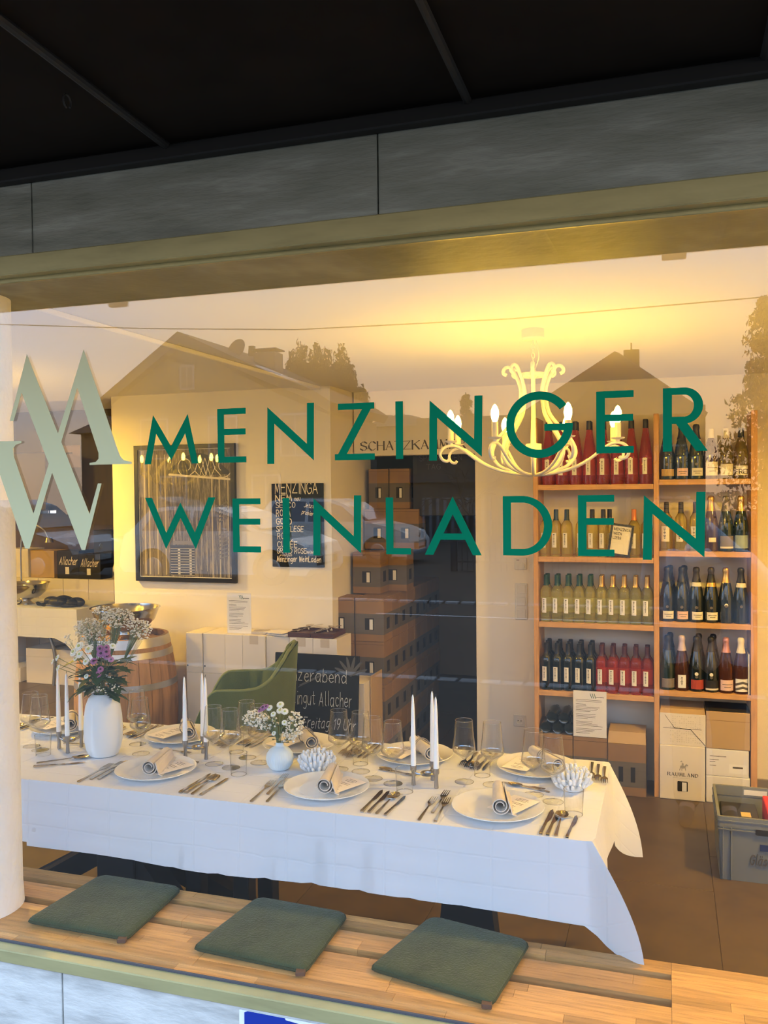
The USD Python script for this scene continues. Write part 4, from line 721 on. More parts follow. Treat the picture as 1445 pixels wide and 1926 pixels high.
# lying bottles on the lowest left bay
zb_ = .335
def lying(x, y, z, words):
    t = thing('lying_bottle', words, 'bottle', (x, y, z), 0, 'lying bottles on the cartons', rx=-PI/2)
    r, pr = PROF['bordeaux']; part(t, 'body', lathe([(0, .006), (r*.6, .004), (r*.92, 0), (r, .006)]+[(r*a, b) for a, b in pr[1:-1]]+[(r*.37, .28), (0, .28)], 28), gl_black, 50); part(t, 'capsule', lathe([(r*.40, .226), (r*.40, .284), (0, .285)], 20), caps['black'], 50)
for k in range(3): lying(-.716+.0735*k, SF-.008, .3715, f'black bottle lying on the brown cartons, {ordinal[k]} from left in the lower layer')
for k in range(3): lying(-.680+.0735*k, SF+.004, .4330, f'black bottle lying on top, {ordinal[k]} from left in the upper layer')
# small framed card on the second left shelf
fr = thing('framed_card', 'small black framed card leaning askew among the white wine bottles', 'frame', (-.345, SF-.006, SL[1]+.020), rx=-.10, ry=.14)
part(fr, 'frame', prism(sg.box(0, 0, .134, .192).difference(sg.box(.013, .013, .121, .179)), .014), black_pl, False); part(fr, 'card', bx(.012, .006, .012, .122, .012, .18), lab_m['cream'], False)
ms = []
for s, z in (('MENZINGA', .150), ('WEIN', .124), ('LIEBE', .098)):
    q = meshkit.text_mesh(s, .017, .0008, bold=True); q.vertices = q.vertices[:, [0, 2, 1]]*[1, -1, 1]; q.invert(); q.apply_scale((min(1, .098/(q.extents[0])) if s == 'MENZINGA' else .78, 1, 1)); q.apply_translation((.019-q.bounds[0][0], .006, z-q.bounds[0][2])); ms.append(q)
part(fr, 'lettering', cat(ms), ink, False)
# ================================================================== cartons
kraft = mat('kraft_board', (.27, .155, .07), .75, var=.08, scale=3, tone=.10); kraft_l = mat('kraft_light', (.44, .30, .155), .75, var=.06, scale=3, tone=.06)
grey_band = mat('grey_print', (.125, .105, .08), .7, var=.08, scale=8, stretch=(1, 1, 6)); white_board = mat('white_carton', (.70, .64, .54), .7, var=.04, scale=3, tone=.06); hole = mat('dark_hole', (.012, .010, .008), .8); tape = mat('clear_tape', (.55, .47, .36), .25)
white_b2 = mat('bright_carton', (.76, .74, .70), .65, var=.03, scale=3)
def make_carton(w, d, h, win='front', side=True):
    def make(loc, rz, label, group, **k):
        t = thing('wine_carton', label, 'carton', loc, rz, group); e = .0012
        part(t, 'box', bx(-w/2+e, e, e*.3, w/2-e, d-e, h-e, .002), kraft)
        z0, z1 = .165*h, .635*h
        part(t, 'grey_band', cat(bx(-w/2+.0004, .0004, z0, w/2-.0004, .0014, z1), bx(w/2-.0014, .0004, z0, w/2-.0004, d-.0004, z1), bx(-w/2+.0004, .0004, z0, -w/2+.0014, d-.0004, z1)), grey_band, False)
        part(t, 'lid_seam', cat(bx(-w/2+.002, e*.4, .925*h, w/2-.002, e*1.2, .929*h)), hole, False)
        ww = .155*w; zc = .40*h
        if win:
            p = part(t, 'window', bx(-ww, -.0002, zc-.135*h, ww, .0006, zc+.135*h), hole, False); part(p, 'bottle_label', bx(-.0, -.0006, zc-.125*h, ww*.75, -.0001, zc+.11*h), lab_m['cream'], False)
        if side: part(t, 'side_window', bx(w/2-.0006, d*.5-.03, zc-.13*h, w/2+.0002, d*.5+.03, zc+.13*h), hole, False)
        return t
    return make
CW, CD, CH = .2, .18, .285
XR = -1.752
G = 'brown wine cartons stacked in the store doorway'
lay = ['bottom', 'second', 'third', 'top']
for r in range(4):
    off = (-.012, .004, -.006, 0)[r]
    for k in range(8):
        if r < 2 and k > 0 and False: continue
        placed('carton', make_carton(CW, CD, CH), (XR-CW/2+off*.5, 5.40+CD*k+(.006 if r == 2 else 0), CH*r), 0, f'brown wine carton with grey band, {lay[r]} layer of the long stack, {ordinal[k]} from the front', G)
    for c in (1, 2):
        if r >= 2 or c == 1: placed('carton', None, (XR-CW/2-CW*c-.006*c+off*.5, 5.40+.004*c, CH*r), 0, f"brown wine carton, {lay[r]} layer, {'second' if c == 1 else 'third'} from the right at the front of the stack", G)
# upper tiers, set back
T4 = 4*CH
placed('carton', None, (-1.945, 5.62, T4), 0, 'brown wine carton with lit window label, lowest tier on the stack, front left', G)
placed('carton', None, (-1.815, 5.805, T4), 0, 'brown wine carton on the stack behind the one with the lit label, at the right', G)
placed('carton', None, (-2.01+.055, 5.81, T4), 0, 'brown wine carton hidden behind the lit-label carton', G) if False else None
placed('carton', None, (-1.955, 5.90, T4+CH), 0, 'brown wine carton in the second tier on the stack, left', G)
placed('carton', None, (-1.752, 5.905, T4+CH), 0, 'brown wine carton in the second tier on the stack, right', G)
placed('carton', None, (-1.94, 5.99, T4), 0, 'brown wine carton low in the upper tiers, at the far left', G)
placed('carton', None, (-1.80, 5.99, T4), 0, 'brown wine carton low in the upper tiers, at the far right', G) if False else None
placed('carton_dark', make_carton(.15, .18, CH), (-1.955, 5.93, T4+2*CH), 0, 'brown wine carton on the very top of the stack, left', G)
placed('carton_dark', None, (-1.80, 5.93, T4+2*CH), 0, 'brown wine carton on the very top of the stack, right', G)
# three cartons in the lowest left bay
def carton_plain(name, label, x0, y0, z0, w, d, h, m, extra=None, group=None):
    t = thing(name, label, 'carton', (x0+w/2, y0, z0), 0, group); part(t, 'box', bx(-w/2, 0, .0003, w/2, d, h, .0025), m); return t
for x0, w, h, l in ((-.755, .205, .334, 'brown wine carton at the left under the lying bottles'), (-.548, .205, .334, 'brown wine carton with small window behind the table end')):
    t = placed(f'low{w}', make_carton(w, .24, h), (x0+w/2, SF-.02, 0), 0, l, None)
t = thing('wine_carton', 'brown wine carton with orange-lit open lid beside the shelf upright', 'carton', (-.232, SF-.03, 0), 0)
part(t, 'box', bx(-.110, 0, .0003, .110, .22, .312, .0025), kraft); part(t, 'grey_band', cat(bx(-.1106, -.0006, .055, .1106, .0006, .205), bx(.1094, -.0006, .055, .1106, .22, .205)), grey_band, False)
part(t, 'lid', hull((-.109, 0, .314), (.109, 0, .314), (-.107, .03, .378), (.107, .03, .378), (-.107, .22, .378), (.107, .22, .378), (-.109, .22, .314), (.109, .22, .314)), kraft_l)
for x in (-.048, .022): part(t, 'window', bx(x, -.0012, .085, x+.026, .0006, .175), hole, False)
# tall info sheet in front
def sheet(name, label, x0, z0, w, h, y, rz=0, stand=True):
    t = thing(name, label, 'info sheet', (x0, y, z0), rz); part(t, 'sheet', bx(0, 0, 0, w, .002, h), white_b2, False); R = random.Random(2); ms = []
    for k, z in enumerate(np.linspace(h*.80, h*.08, 24)):
        if k in (2, 9, 14, 19): continue
        ms.append(bx(w*.08, -.0006, z, w*R.uniform(.35, .88), 0, z+h*.007))
    ms.append(bx(w*.68, -.0006, h*.865, w*.92, 0, h*.875)); part(t, 'print', cat(ms), ink, False, kind='stuff')
    lg = [hull((w*a, -.0008, h*.845), (w*a+w*.018, -.0008, h*.845), (w*a-w*.05, -.0008, h*.95), (w*a-w*.032, -.0008, h*.95), (w*a, 0, h*.845), (w*a-w*.032, 0, h*.95)) for a in (.55, .61, .67)]
    part(t, 'logo', cat(lg), mat(f'logo_green_{name}', (.02, .12, .08), .6), False); part(t, 'foot', bx(0, .0021, -.0, w, .05, .003), glass_acr); return t
glass_acr = mat('acrylic', (.8, .82, .8), .1, transmission_weight=.9)
sheet('price_list', 'white printed price list standing in front of the lowest left bay', -.546, .336, .197, .28, SF-.022)
# cartons in the lowest right bay
def word(s, h, w, x, z, serif=.55): g, ww = strokes(s, h, w, gap=1.7, serif=serif, thin=w*.45); return affinity.translate(g, x, z), ww
t = thing('shipping_carton', 'white wine carton with black winery lettering and a rider, standing on the floor', 'carton', (-.0455, SF-.012, 0))
part(t, 'box', bx(0, 0, .0003, .254, .26, .321, .003), white_board); g, ww = strokes('RAUMLAND', .0185, .0036, gap=2.4, serif=.40, thin=.0017); part(t, 'lettering', T(prism(affinity.scale(g, .168/ww, 1, origin=(0, 0)), .0006), (.046, -.0007, .142)), ink, False)
em = unary_union([sg.Point(0, .036).buffer(.006), affinity.scale(sg.Point(0, .020).buffer(.012), 1.2, .8), sg.LineString([(-.012, .02), (-.017, .0)]).buffer(.0022), sg.LineString([(.012, .02), (.016, .001)]).buffer(.0022), sg.LineString([(-.004, .018), (-.005, -.001)]).buffer(.002), sg.LineString([(.013, .022), (.02, .034), (.026, .030)]).buffer(.004), sg.LineString([(-.002, .036), (-.006, .056)]).buffer(.0012), sg.LineString([(-.005, .054), (-.012, .050)]).buffer(.0022)])
part(t, 'emblem', T(prism(em, .0005), (.130, -.0006, .178)), mat('pale_ink', (.36, .33, .29), .8), False)
part(t, 'window', T(prism(sg.box(0, 0, .058, .06).buffer(-.006).buffer(.006), .0005), (.10, -.0006, .052)), hole, False); part(t, 'bottle_label', bx(.126, -.0012, .053, .152, -.0004, .106), white_b2, False); part(t, 'line', bx(.075, -.0006, .130, .185, 0, .1315), mat('pale_line', (.5, .46, .4), .8), False)
t = thing('shipping_carton', 'cream carton with handle hole and folded patterned lid, on top of the lettered carton', 'carton', (-.0455, SF-.006, .3215))
part(t, 'box', bx(0, 0, .0003, .257, .25, .19, .003), white_board); part(t, 'lid', hull((.002, .0, .190), (.256, .0, .190), (.006, .03, .212), (.252, .03, .212), (.006, .25, .212), (.252, .25, .212), (.002, .25, .19), (.256, .25, .19)), kraft_l)
part(t, 'handle_hole', T(prism(sg.box(0, 0, .05, .008).buffer(.003), .0006), (.104, .004, .192), rx=-.9), hole, False)
part(t, 'fold_line', cat(bx(.02, -.0006, .100, .235, 0, .102), bar((.08, -.0003, .103), (.175, -.0003, .098), .0012, .003), bar((.175, -.0003, .098), (.256, -.0003, .008), .0012, .003), bar((.03, -.0003, .178), (.085, -.0003, .102), .0012, .002)), hole, False)
R = random.Random(5); part(t, 'pattern', cat([bx(x, -.0005, z, x+.006, 0, z+.006) for x in np.arange(.06, .235, .0125) for z in list(np.arange(.106, .18, .0125))+list(np.arange(.02, .09, .0125)) if R.random() < .65]), mat('pale_print', (.60, .55, .45), .8), False, kind='stuff')
t = thing('shipping_carton', 'plain brown carton at upper right in the lowest right bay', 'carton', (.214, SF-.004, .3185)); part(t, 'box', bx(0, 0, .0003, .238, .24, .218, .003), kraft_l); part(t, 'flap', bx(.0, .002, .2181, .238, .236, .2215, .001), hole); part(t, 'tape', bx(0, -.0008, .165, .238, 0, .167), kraft, False)
t = thing('shipping_carton', 'white carton with address label below the plain brown one', 'carton', (.214, SF-.002, .158)); part(t, 'box', bx(0, 0, .0003, .232, .24, .158, .003), white_b2)
part(t, 'print', cat(bx(.02, -.0006, .115, .11, 0, .118), bx(.02, -.0006, .094, .07, 0, .097), bx(.02, -.0006, .083, .05, 0, .086), bx(.02, -.0006, .06, .055, 0, .063), bx(.145, -.001, .052, .20, -.0002, .062)), ink, False); part(t, 'address_label', bx(.125, -.0005, .022, .22, 0, .075), lab_m['white'], False)
t = thing('shipping_carton', 'white carton at the bottom behind the grey crate', 'carton', (.214, SF-.004, 0)); part(t, 'box', bx(0, 0, .0003, .238, .24, .157, .003), white_b2)
# ================================================================== grey crate with glasses boxes
crm = mat('grey_crate', (.19, .205, .21), .5, var=.05, scale=4); cx, cy, cw, cd, chh = .222, 4.355, .62, .47, .302
t = thing('storage_crate', 'grey plastic euro crate with handwriting on its front, on the floor at right', 'crate', (cx, cy, 0))
wall = .006
part(t, 'shell', cat(bx(.012, .012, .0005, cw-.012, cd-.012, .006), hull(*[(x, y, z) for z, o in ((.0005, .012), (chh-.045, .004)) for x in (o, cw-o) for y in (o, o+wall)]), hull(*[(x, y, z) for z, o in ((.0005, .012), (chh-.045, .004)) for x in (o, cw-o) for y in (cd-o-wall, cd-o)]), hull(*[(x, y, z) for z, o in ((.0005, .012), (chh-.045, .004)) for y in (o, cd-o) for x in (o, o+wall)]), hull(*[(x, y, z) for z, o in ((.0005, .012), (chh-.045, .004)) for y in (o, cd-o) for x in (cw-o-wall, cw-o)])), crm, 30)
rimm = sg.box(0, 0, cw, cd).buffer(-.012).buffer(.012); part(t, 'rim', T(flat(rimm.difference(sg.box(.013, .013, cw-.013, cd-.013)), .05), (0, 0, chh-.05)), crm, 30)
for z in (chh-.022, chh-.062): part(t, 'rib', T(flat(rimm.buffer(.003).difference(sg.box(.006, .006, cw-.006, cd-.006)), .005), (0, 0, z)), crm, 30)
for x in (.022, .058, cw-.065, cw-.03): part(t, 'upright_rib', bx(x, -.001, .01, x+.006, .012, chh-.05, .001), crm)
part(t, 'handle', T(prism(sg.box(0, 0, .13, .026).buffer(-.006).buffer(.006), .004), (.165, -.0035, chh-.118+.045)), hole, False, label='dark hand hole'); part(t, 'label', bx(.185, .0015, .155, .30, .0048, .185), mat('navy_label', (.02, .035, .12), .4))
part(t, 'handwriting', writing('Gläser', .044, .0062, .142, .088, .0068, width=.105, jitter=.25, slant=.25, d=.003), ink, False)
part(t, 'back_hole', bx(.15, cd-.0145, chh-.04, .26, cd-.0125, chh-.014), white_b2, False)
t = thing('book_box', 'dark flat box with a gold label inside the grey crate', 'box', (cx+.03, cy+.10, .0065)); part(t, 'box', bx(0, 0, 0, .17, .30, .232, .004), mat('charcoal_board', (.03, .03, .034), .5)); part(t, 'gold_label', bx(.09, .10, .2321, .135, .165, .2328), mat('gold_paper', (.60, .46, .20), .4), False)
t = thing('gift_box', 'bright red gift box lying in the grey crate', 'box', (cx+.23, cy+.08, .0065), 0); part(t, 'box', bx(0, 0, 0, .26, .30, .286, .004), mat('red_board', (.62, .02, .03), .5)); part(t, 'print', cat(*[bx(.075+.012*k, .10, .2861, .081+.012*k, .10+.02*((k*3) % 4+1), .2866) for k in range(7)]), lab_m['pinkish'], False)
# ================================================================== framed cellar photograph on the picture wall
YP = 5.30
poster_mat = usdkit.material(stage, '/World/Looks/cellar_print', {
    'c': ('texture_coordinate', {}), 'm': ('mapping', {'scale': (26, 1, 2.2)}), 'n': ('noise_texture', {'scale': 3.0, 'detail': 7.0, 'roughness': .7}), 'r': ('rgb_ramp', {'ramp': [(.3, (.015, .012, .008)), (.5, (.10, .08, .05)), (.62, (.30, .24, .15)), (.8, (.52, .44, .30))]}),
    'p': ('principled_bsdf', {'roughness': .5, 'coat_weight': 1.0, 'coat_roughness': .015, 'coat_ior': 1.6})}, [('c.object', 'm.vector'), ('m.vector', 'n.vector'), ('n.fac', 'r.fac'), ('r.color', 'p.base_color')], surface='p.BSDF')
def pm(n, c): return mat(n, c, .5, coat_weight=1.0, coat_roughness=.015, coat_ior=1.6)
pr_light, pr_mid, pr_dark, pr_white = pm('print_light', (.42, .35, .22)), pm('print_mid', (.17, .14, .09)), pm('print_dark', (.02, .017, .012)), pm('print_white', (.66, .58, .42))
PX0, PX1, PZ0, PZ1 = -3.525, -2.75, 1.229, 2.168
pic = thing('framed_photograph', 'large black framed sepia photograph of a wine cellar with gate and bottles', 'picture', (PX0, YP-.03, PZ0)); W_, H_ = PX1-PX0, PZ1-PZ0
part(pic, 'frame', prism(sg.box(0, 0, W_, H_).difference(sg.box(.030, .030, W_-.030, H_-.030)), .029), black_pl, False)
part(pic, 'mat_edge', prism(sg.box(.022, .022, W_-.022, H_-.022).difference(sg.box(.0345, .0345, W_-.0345, H_-.0345)), .012).apply_translation((0, .009, 0)), lab_m['cream'], False)
part(pic, 'print', bx(.028, .012, .028, W_-.028, .0285, H_-.028), poster_mat, False)
def pq(*pts, w=.006): return sg.LineString(pts).buffer(w/2, quad_segs=3)
x0p, x1p, z0p, z1p = .034, W_-.034, .034, H_-.034; wp, hp = x1p-x0p, z1p-z0p
def PP(a, b): return (x0p+wp*a, z0p+hp*b)
def flatp(shape, y=.0112, d=.0009): m = prism(shape, d); m.apply_translation((0, y, 0)); return m
bars = [pq(PP(a, .02), PP(a, .96 if a < .3 else .62), w=.010) for a in (.06, .11, .20, .29)]+[pq(PP(a, .0), PP(a, .78), w=.011) for a in (.80, .88, .97)]+[pq(PP(.62, .05), PP(.62, .34), w=.004), pq(PP(.68, .06), PP(.68, .36), w=.004), pq(PP(.74, .05), PP(.74, .40), w=.005)]
part(pic, 'printed_gate_bars', flatp(unary_union(bars), .0108), pr_light, False)
part(pic, 'printed_side_wall', flatp(sg.Polygon([PP(.0, .0), PP(.32, .0), PP(.32, .55), PP(.0, .98)]).difference(unary_union([pq(PP(a, 0), PP(a, 1), w=.012) for a in (.03, .085, .155, .245)])), .0116), pr_mid, False)
part(pic, 'printed_vault', flatp(sg.Polygon([PP(.33, .80)]+[PP(.33+.66*t, .80+.17*math.sin(PI*t*.9+.2)) for t in np.linspace(0, 1, 14)]+[PP(.99, .80)]), .0116), pr_dark, False)
part(pic, 'printed_shelf', flatp(sg.box(*PP(.335, .01), *PP(.60, .25)), .0114), pr_dark, False)
part(pic, 'printed_bottle_rows', flatp(unary_union([sg.box(*PP(a, b), *PP(a+.025, b+.008)) for a in (.42, .545) for b in np.arange(.02, .23, .021)]+[sg.box(*PP(.34, b), *PP(.60, b+.0035)) for b in np.arange(.012, .24, .021)]), .0108), pr_white, False, kind='stuff')
part(pic, 'printed_racks', flatp(unary_union([sg.Polygon([PP(.86, .14+.03*k), PP(.97, .17+.03*k), PP(.97, .18+.03*k), PP(.86, .15+.03*k)]) for k in range(7)]+[sg.Polygon([PP(.86, .42+.03*k), PP(.97, .47+.03*k), PP(.97, .48+.03*k), PP(.86, .43+.03*k)]) for k in range(5)]), .0108), pr_mid, False, kind='stuff')
def scroll(cx, cz, r, a0, a1, n=24): return [PP(cx+r*(1-.55*t)*math.cos(a0+(a1-a0)*t)*1.2, cz+r*(1-.55*t)*math.sin(a0+(a1-a0)*t)) for t in np.linspace(0, 1, n)]
gate = [pq(*scroll(.52, .87, .085, -1.2, -7.2), w=.006), pq(*scroll(.93, .86, .085, 4.3, 10.2), w=.006), pq(PP(.34, .806), PP(1.0, .762), w=.014), pq(PP(.55, .79), PP(.62, .83), PP(.68, .955), PP(.74, .80), PP(.79, .955), PP(.84, .84), PP(.90, .79), w=.006), pq(PP(.62, .83), PP(.67, .79), PP(.73, .93), PP(.79, .78), PP(.84, .86), w=.005), pq(PP(.64, .90), PP(.72, .79), PP(.74, .80), w=.004)]
part(pic, 'printed_gate_scroll', flatp(unary_union(gate), .0104), pr_white, False)
part(pic, 'printed_sign', flatp(sg.box(*PP(.37, .255), *PP(.56, .285)), .0112), pr_mid, False)
# chalk board on the wall
slate = mat('slate_board', (.013, .013, .010), .5, var=.3, scale=3, specular_ior_level=.15); chalk = mat('chalk', (.80, .70, .52), .9); chalk_d = mat('faint_chalk', (.10, .10, .10), .9); chalk_w = mat('white_chalk', (.56, .56, .54), .9)
bd = thing('wall_chalkboard', 'black chalkboard on the picture wall with a handwritten list of wines', 'chalkboard', (-2.487, YP-.014, 1.345))
part(bd, 'board', bx(0, 0, 0, .367, .0135, .548, .002), slate)
k_ = .367/1040
def wl(s, px, py, wpx, hpx, st=.0035, **q): part(bd, 'line', writing(s, hpx*k_, st*1.35, (px-108)*k_, (1835-py)*k_, 0, width=wpx*k_, jitter=q.pop('jitter', .3), **q), chalk, False)
wl('MENZINGA', 180, 465, 850, 210, .0052, gap=1.3); wl('NEM', 190, 608, 320, 115, .0046); wl('neu', 565, 600, 120, 80, .0026, slant=.3); wl('SECCO', 195, 728, 390, 95); wl('ROSA', 200, 890, 290, 120, .0046); wl('GOLD', 200, 1035, 310, 105, .0048); wl('SPÄTLESE', 195, 1175, 545, 100, .0038, slant=.12); wl('ROT', 220, 1315, 210, 110); wl('CUVÉE', 215, 1465, 400, 105); wl('GRAND ROSE', 205, 1580, 590, 90, slant=.1); wl('MAGNUM', 805, 1582, 190, 50, .002); wl('Menzinger WeinLaden', 200, 1735, 885, 100, .0044, slant=.12, jitter=.4); wl('Jetzt', 765, 715, 190, 70, .003, slant=.2, rot=-8); wl('probieren', 715, 840, 300, 75, .0028, slant=.2, rot=-12); wl('erhältlich', 260, 1635, 240, 40, .0014, slant=.4)
# room name above the store doorway
g, ww = strokes('SCHATZKAMMER', .056, .0085, gap=1.35, serif=.5, thin=.0034)
solo('wall_lettering', T(prism(affinity.scale(g, .735/ww, 1, origin=(0, 0)), .001), (-2.012, 5.7188, 2.119)), ink, 'thin black serif capitals on the wall above the store doorway', 'lettering', smooth=False)
hb = thing('hanging_chalkboard', 'dark chalkboard hanging in the top of the store doorway with faint handwriting', 'chalkboard', (-1.70, 5.93, 1.66)); part(hb, 'board', bx(0, 0, 0, .50, .015, .855-.03, .003), mat('old_slate', (.022, .022, .022), .5, var=.3, scale=4))
for s, x, z, w, h, m in (('WEINLADEN', .03, .66, .34, .055, chalk_d), ('SO', .06, .60, .05, .03, chalk_d), ('WÜNSCHT', .03, .535, .19, .045, chalk), ('EINEN', .08, .47, .09, .032, chalk_d), ('SPANNENDEN', .05, .385, .30, .038, chalk_d), ('TAG', .10, .325, .10, .035, chalk_d)): part(hb, 'line', writing(s, h, .0035, x, z, 0, width=w, jitter=.3, d=.001), m, False)
for x in (.06, .44): part(hb, 'cord', tube([(x, .007, .82), (x, .007, CZ-1.66-.001)], .0025, 6), black_pl)
# ================================================================== low wall of white cartons and what stands on it
edges = [-2.995, -2.874, -2.712, -2.585, -2.423, -2.261, -2.099, -1.937]; zz = [0, .334, .668, .927]; WF = 5.03
for r in range(3):
    for c in range(7):
        w = edges[c+1]-edges[c]; t = thing('white_carton', f'white wine carton in the low stack under the picture, {("bottom", "middle", "top")[r]} row, {ordinal[c]} from the barrel', 'carton', (edges[c]+w/2, WF+.004*((c*5+r*3) % 3), zz[r]), 0, 'white cartons under the picture')
        h = zz[r+1]-zz[r]; part(t, 'box', bx(-w/2+.0014, 0, .0004, w/2-.0014, .255, h-.0004, .0025), white_board)
        if r == 2 and c in (3, 5, 6): part(t, 'tape', bx(-.03, -.0006, h-.055, .03, .0004, h-.001), tape, False)
        if r == 2 and c in (0, 1): part(t, 'thumb_hole', T(prism(sg.Point(0, 0).buffer(.0055), .0006), (-w/2+.012, -.0005, .045)), hole, False)
ZW = .9275
sheet('menu_display', 'white printed sheet standing on the white cartons below the picture', -2.722, ZW, .172, .262, WF+.06)
nap = thing('napkin_stack', 'loose pile of folded cream paper napkins on the white cartons', 'napkins', (-2.345, WF+.08, ZW)); R = random.Random(8)
for k in range(6): part(nap, 'napkin', T(bx(-.075, -.06, 0, .075, .06, .0035, .001), (R.uniform(-.03, .03), R.uniform(-.02, .02), .0038*k), R.uniform(-.5, .5)), paper)
nb = thing('napkin_stack', 'small stack of folded grey napkins right of the standing sheet', 'napkins', (-2.50, WF+.10, ZW))
for k in range(4): part(nb, 'napkin', T(bx(-.05, -.045, 0, .05, .045, .004, .001), (0, .002*k, .0043*k), .1*k), napkin_m)
wal = mat('walnut', (.075, .022, .015), .45, var=.25, scale=6, stretch=(1, 8, 8)); R = random.Random(4)
for i, (x, l) in enumerate(((-2.195, 'dark red wooden tray heaped with spare cutlery, the left one'), (-2.040, 'dark red wooden tray heaped with spare cutlery, the right one'))):
    def mk_tray(loc, rz, label, group):
        t = thing('cutlery_tray', label, 'tray', loc, rz, group); part(t, 'tray', cat(bx(-.076, -.11, .0003, .076, .11, .012, .002), bx(-.076, -.11, .012, .076, -.101, .03, .002), bx(-.076, .101, .012, .076, .11, .03, .002), bx(-.076, -.101, .012, -.067, .101, .03), bx(.067, -.101, .012, .076, .101, .03)), wal); return t
    placed('tray', mk_tray, (x, WF+.115, ZW), 0, l, 'cutlery trays')
    for k in range(6):
        q = R.choice(['knife', 'small_fork', 'small_spoon', 'fork']); a = R.uniform(-.7, .7); L = .1
        placed(q, CUT[q], (x-.02+.010*k+L*math.sin(a), WF+.115-L*math.cos(a), ZW+.031+.004*k), a, f"spare {q.replace('small_', 'small ')} in the {'left' if i == 0 else 'right'} wooden tray, {ordinal[k]} from its left", 'spare cutlery')
# ================================================================== barrel with a steel bowl
barrel_m = mat('barrel_oak', (.42, .22, .085), .55, var=.28, scale=5, stretch=(6, 6, .6), tone=.14); hoop_m = mat('galvanised_hoop', (.50, .48, .44), .38, .9, var=.15, scale=6)
bar_t = thing('wine_barrel', 'oak wine barrel with galvanised hoops standing beside the white cartons', 'barrel', (-3.375, 4.92, 0)); BH = .92
def brad(z): return .272+.058*(1-((z-BH/2)/(BH/2))**2)
N = 26
for k in range(N):
    a0, a1 = 2*PI*k/N+.004, 2*PI*(k+1)/N-.004; zs = np.linspace(0, BH, 11); prof = [(brad(z), z) for z in zs]+[(brad(z)-.024, z) for z in zs[::-1]]; prof.append(prof[0])
    part(bar_t, 'stave', lathe(prof, 2, a0, a1), barrel_m, 40)
for z0, z1 in ((.0, .045), (.10, .14), (.245, .285), (.60, .64), (.795, .835), (.862, .92)):
    zs = np.linspace(z0, z1, 3); prof = [(brad(z)+.0025, z) for z in zs]+[(brad(z)+.0002, z) for z in zs[::-1]]; prof.append(prof[0]); part(bar_t, 'hoop', lathe(prof, 48), hoop_m, 40)
hd = [hull(*[(x, y, z) for x in (a, b) for y in (-q, q) for z in (BH-.06, BH-.035)]) for a, b in [(-.24+.08*i+.001, -.16+.08*i-.001) for i in range(6)] for q in [math.sqrt(max(.01, .247**2-max(abs(a), abs(b))**2))]]
for m in hd: part(bar_t, 'head_board', m, barrel_m)
bowl_prof = [(0, .002), (.085, 0), (.088, .006), (.06, .02), (.045, .038), (.06, .05), (.13, .075), (.185, .125), (.21, .185), (.215, .205), (.225, .208), (.224, .211), (.212, .209), (.206, .187), (.181, .128), (.128, .08), (.05, .058), (0, .056)]
def make_bowl(loc, rz, label, group): t = thing('steel_bowl', label, 'bowl', loc, rz, group); part(t, 'bowl', lathe(bowl_prof, 64), steel, 60); return t
placed('bowl', make_bowl, (-3.375, 4.92, BH-.0345), 0, 'big polished steel footed bowl standing on the barrel', 'steel footed bowls')
# ================================================================== green tub chair
green_f = mat('green_velvet', (0.0828, 0.108, 0.0202), .85, var=.10, scale=6, bump=.2, bscale=200, sheen_weight=.6, sheen_roughness=.4, sheen_tint=(.6, .7, .3)); green_e = mat('green_edge', (.16, .19, .06), .8)
ch = thing('tub_chair', 'olive green padded tub chair with channel-stitched back, behind the table', 'chair', (-2.335, 4.53, 0), .36)
def rim_z(u): return .755+.215*math.exp(-(abs(u-.5)/.19)**3)-.20*(max(0, abs(u-.5)-.42)/.08)**2
def shell(u, v, inner):
    a = -PI*.5-PI*(.5-u)*1.32+PI*.5; r = .285+.035*v*math.exp(-((u-.5)/.25)**2); z = .40+(rim_z(u)-.40)*v; off = 0
    if inner: off = -.045*math.sin(PI*min(1, (1-v)*.9+.12))-.012-.010*abs(math.sin(u*PI*14))*min(1, v*1.5)
    x = (r+off)*math.cos(a)*1.02; y = (r+off)*math.sin(a); ext = max(0, abs(u-.5)-.34)*.6
    return (x-ext, y*.98, z)
part(ch, 'inner_back', grid(lambda u, v: shell(u, v, True), 121, 16), green_f, 40)
part(ch, 'outer_shell', grid(lambda u, v: shell(1-u, v, False), 80, 12), green_f, 60)
part(ch, 'edge', tube([np.mean([shell(u, 1, True), shell(u, 1, False)], 0) for u in np.linspace(0, 1, 70)], .011, 8), green_e, 60)
for u in (.0, 1.0): part(ch, 'arm_front', thick(grid(lambda s, v: tuple(np.array(shell(u, v, True))*(1-s)+np.array(shell(u, v, False))*s), 3, 12), .006), green_f, 50)
seat = [(0, .345), (.22, .345), (.262, .365), (.268, .41), (.25, .45), (.18, .468), (0, .472)]; part(ch, 'seat', T(lathe(seat, 40), (-.07, 0, 0)), green_f, 50)
for sx, sy in ((-1, -1), (-1, 1), (1, -1), (1, 1)): part(ch, 'leg', tube([(-.06+.15*sx, .15*sy, .35), (-.06+.22*sx, .22*sy, .0)], [.016, .011], 10), black_pl)
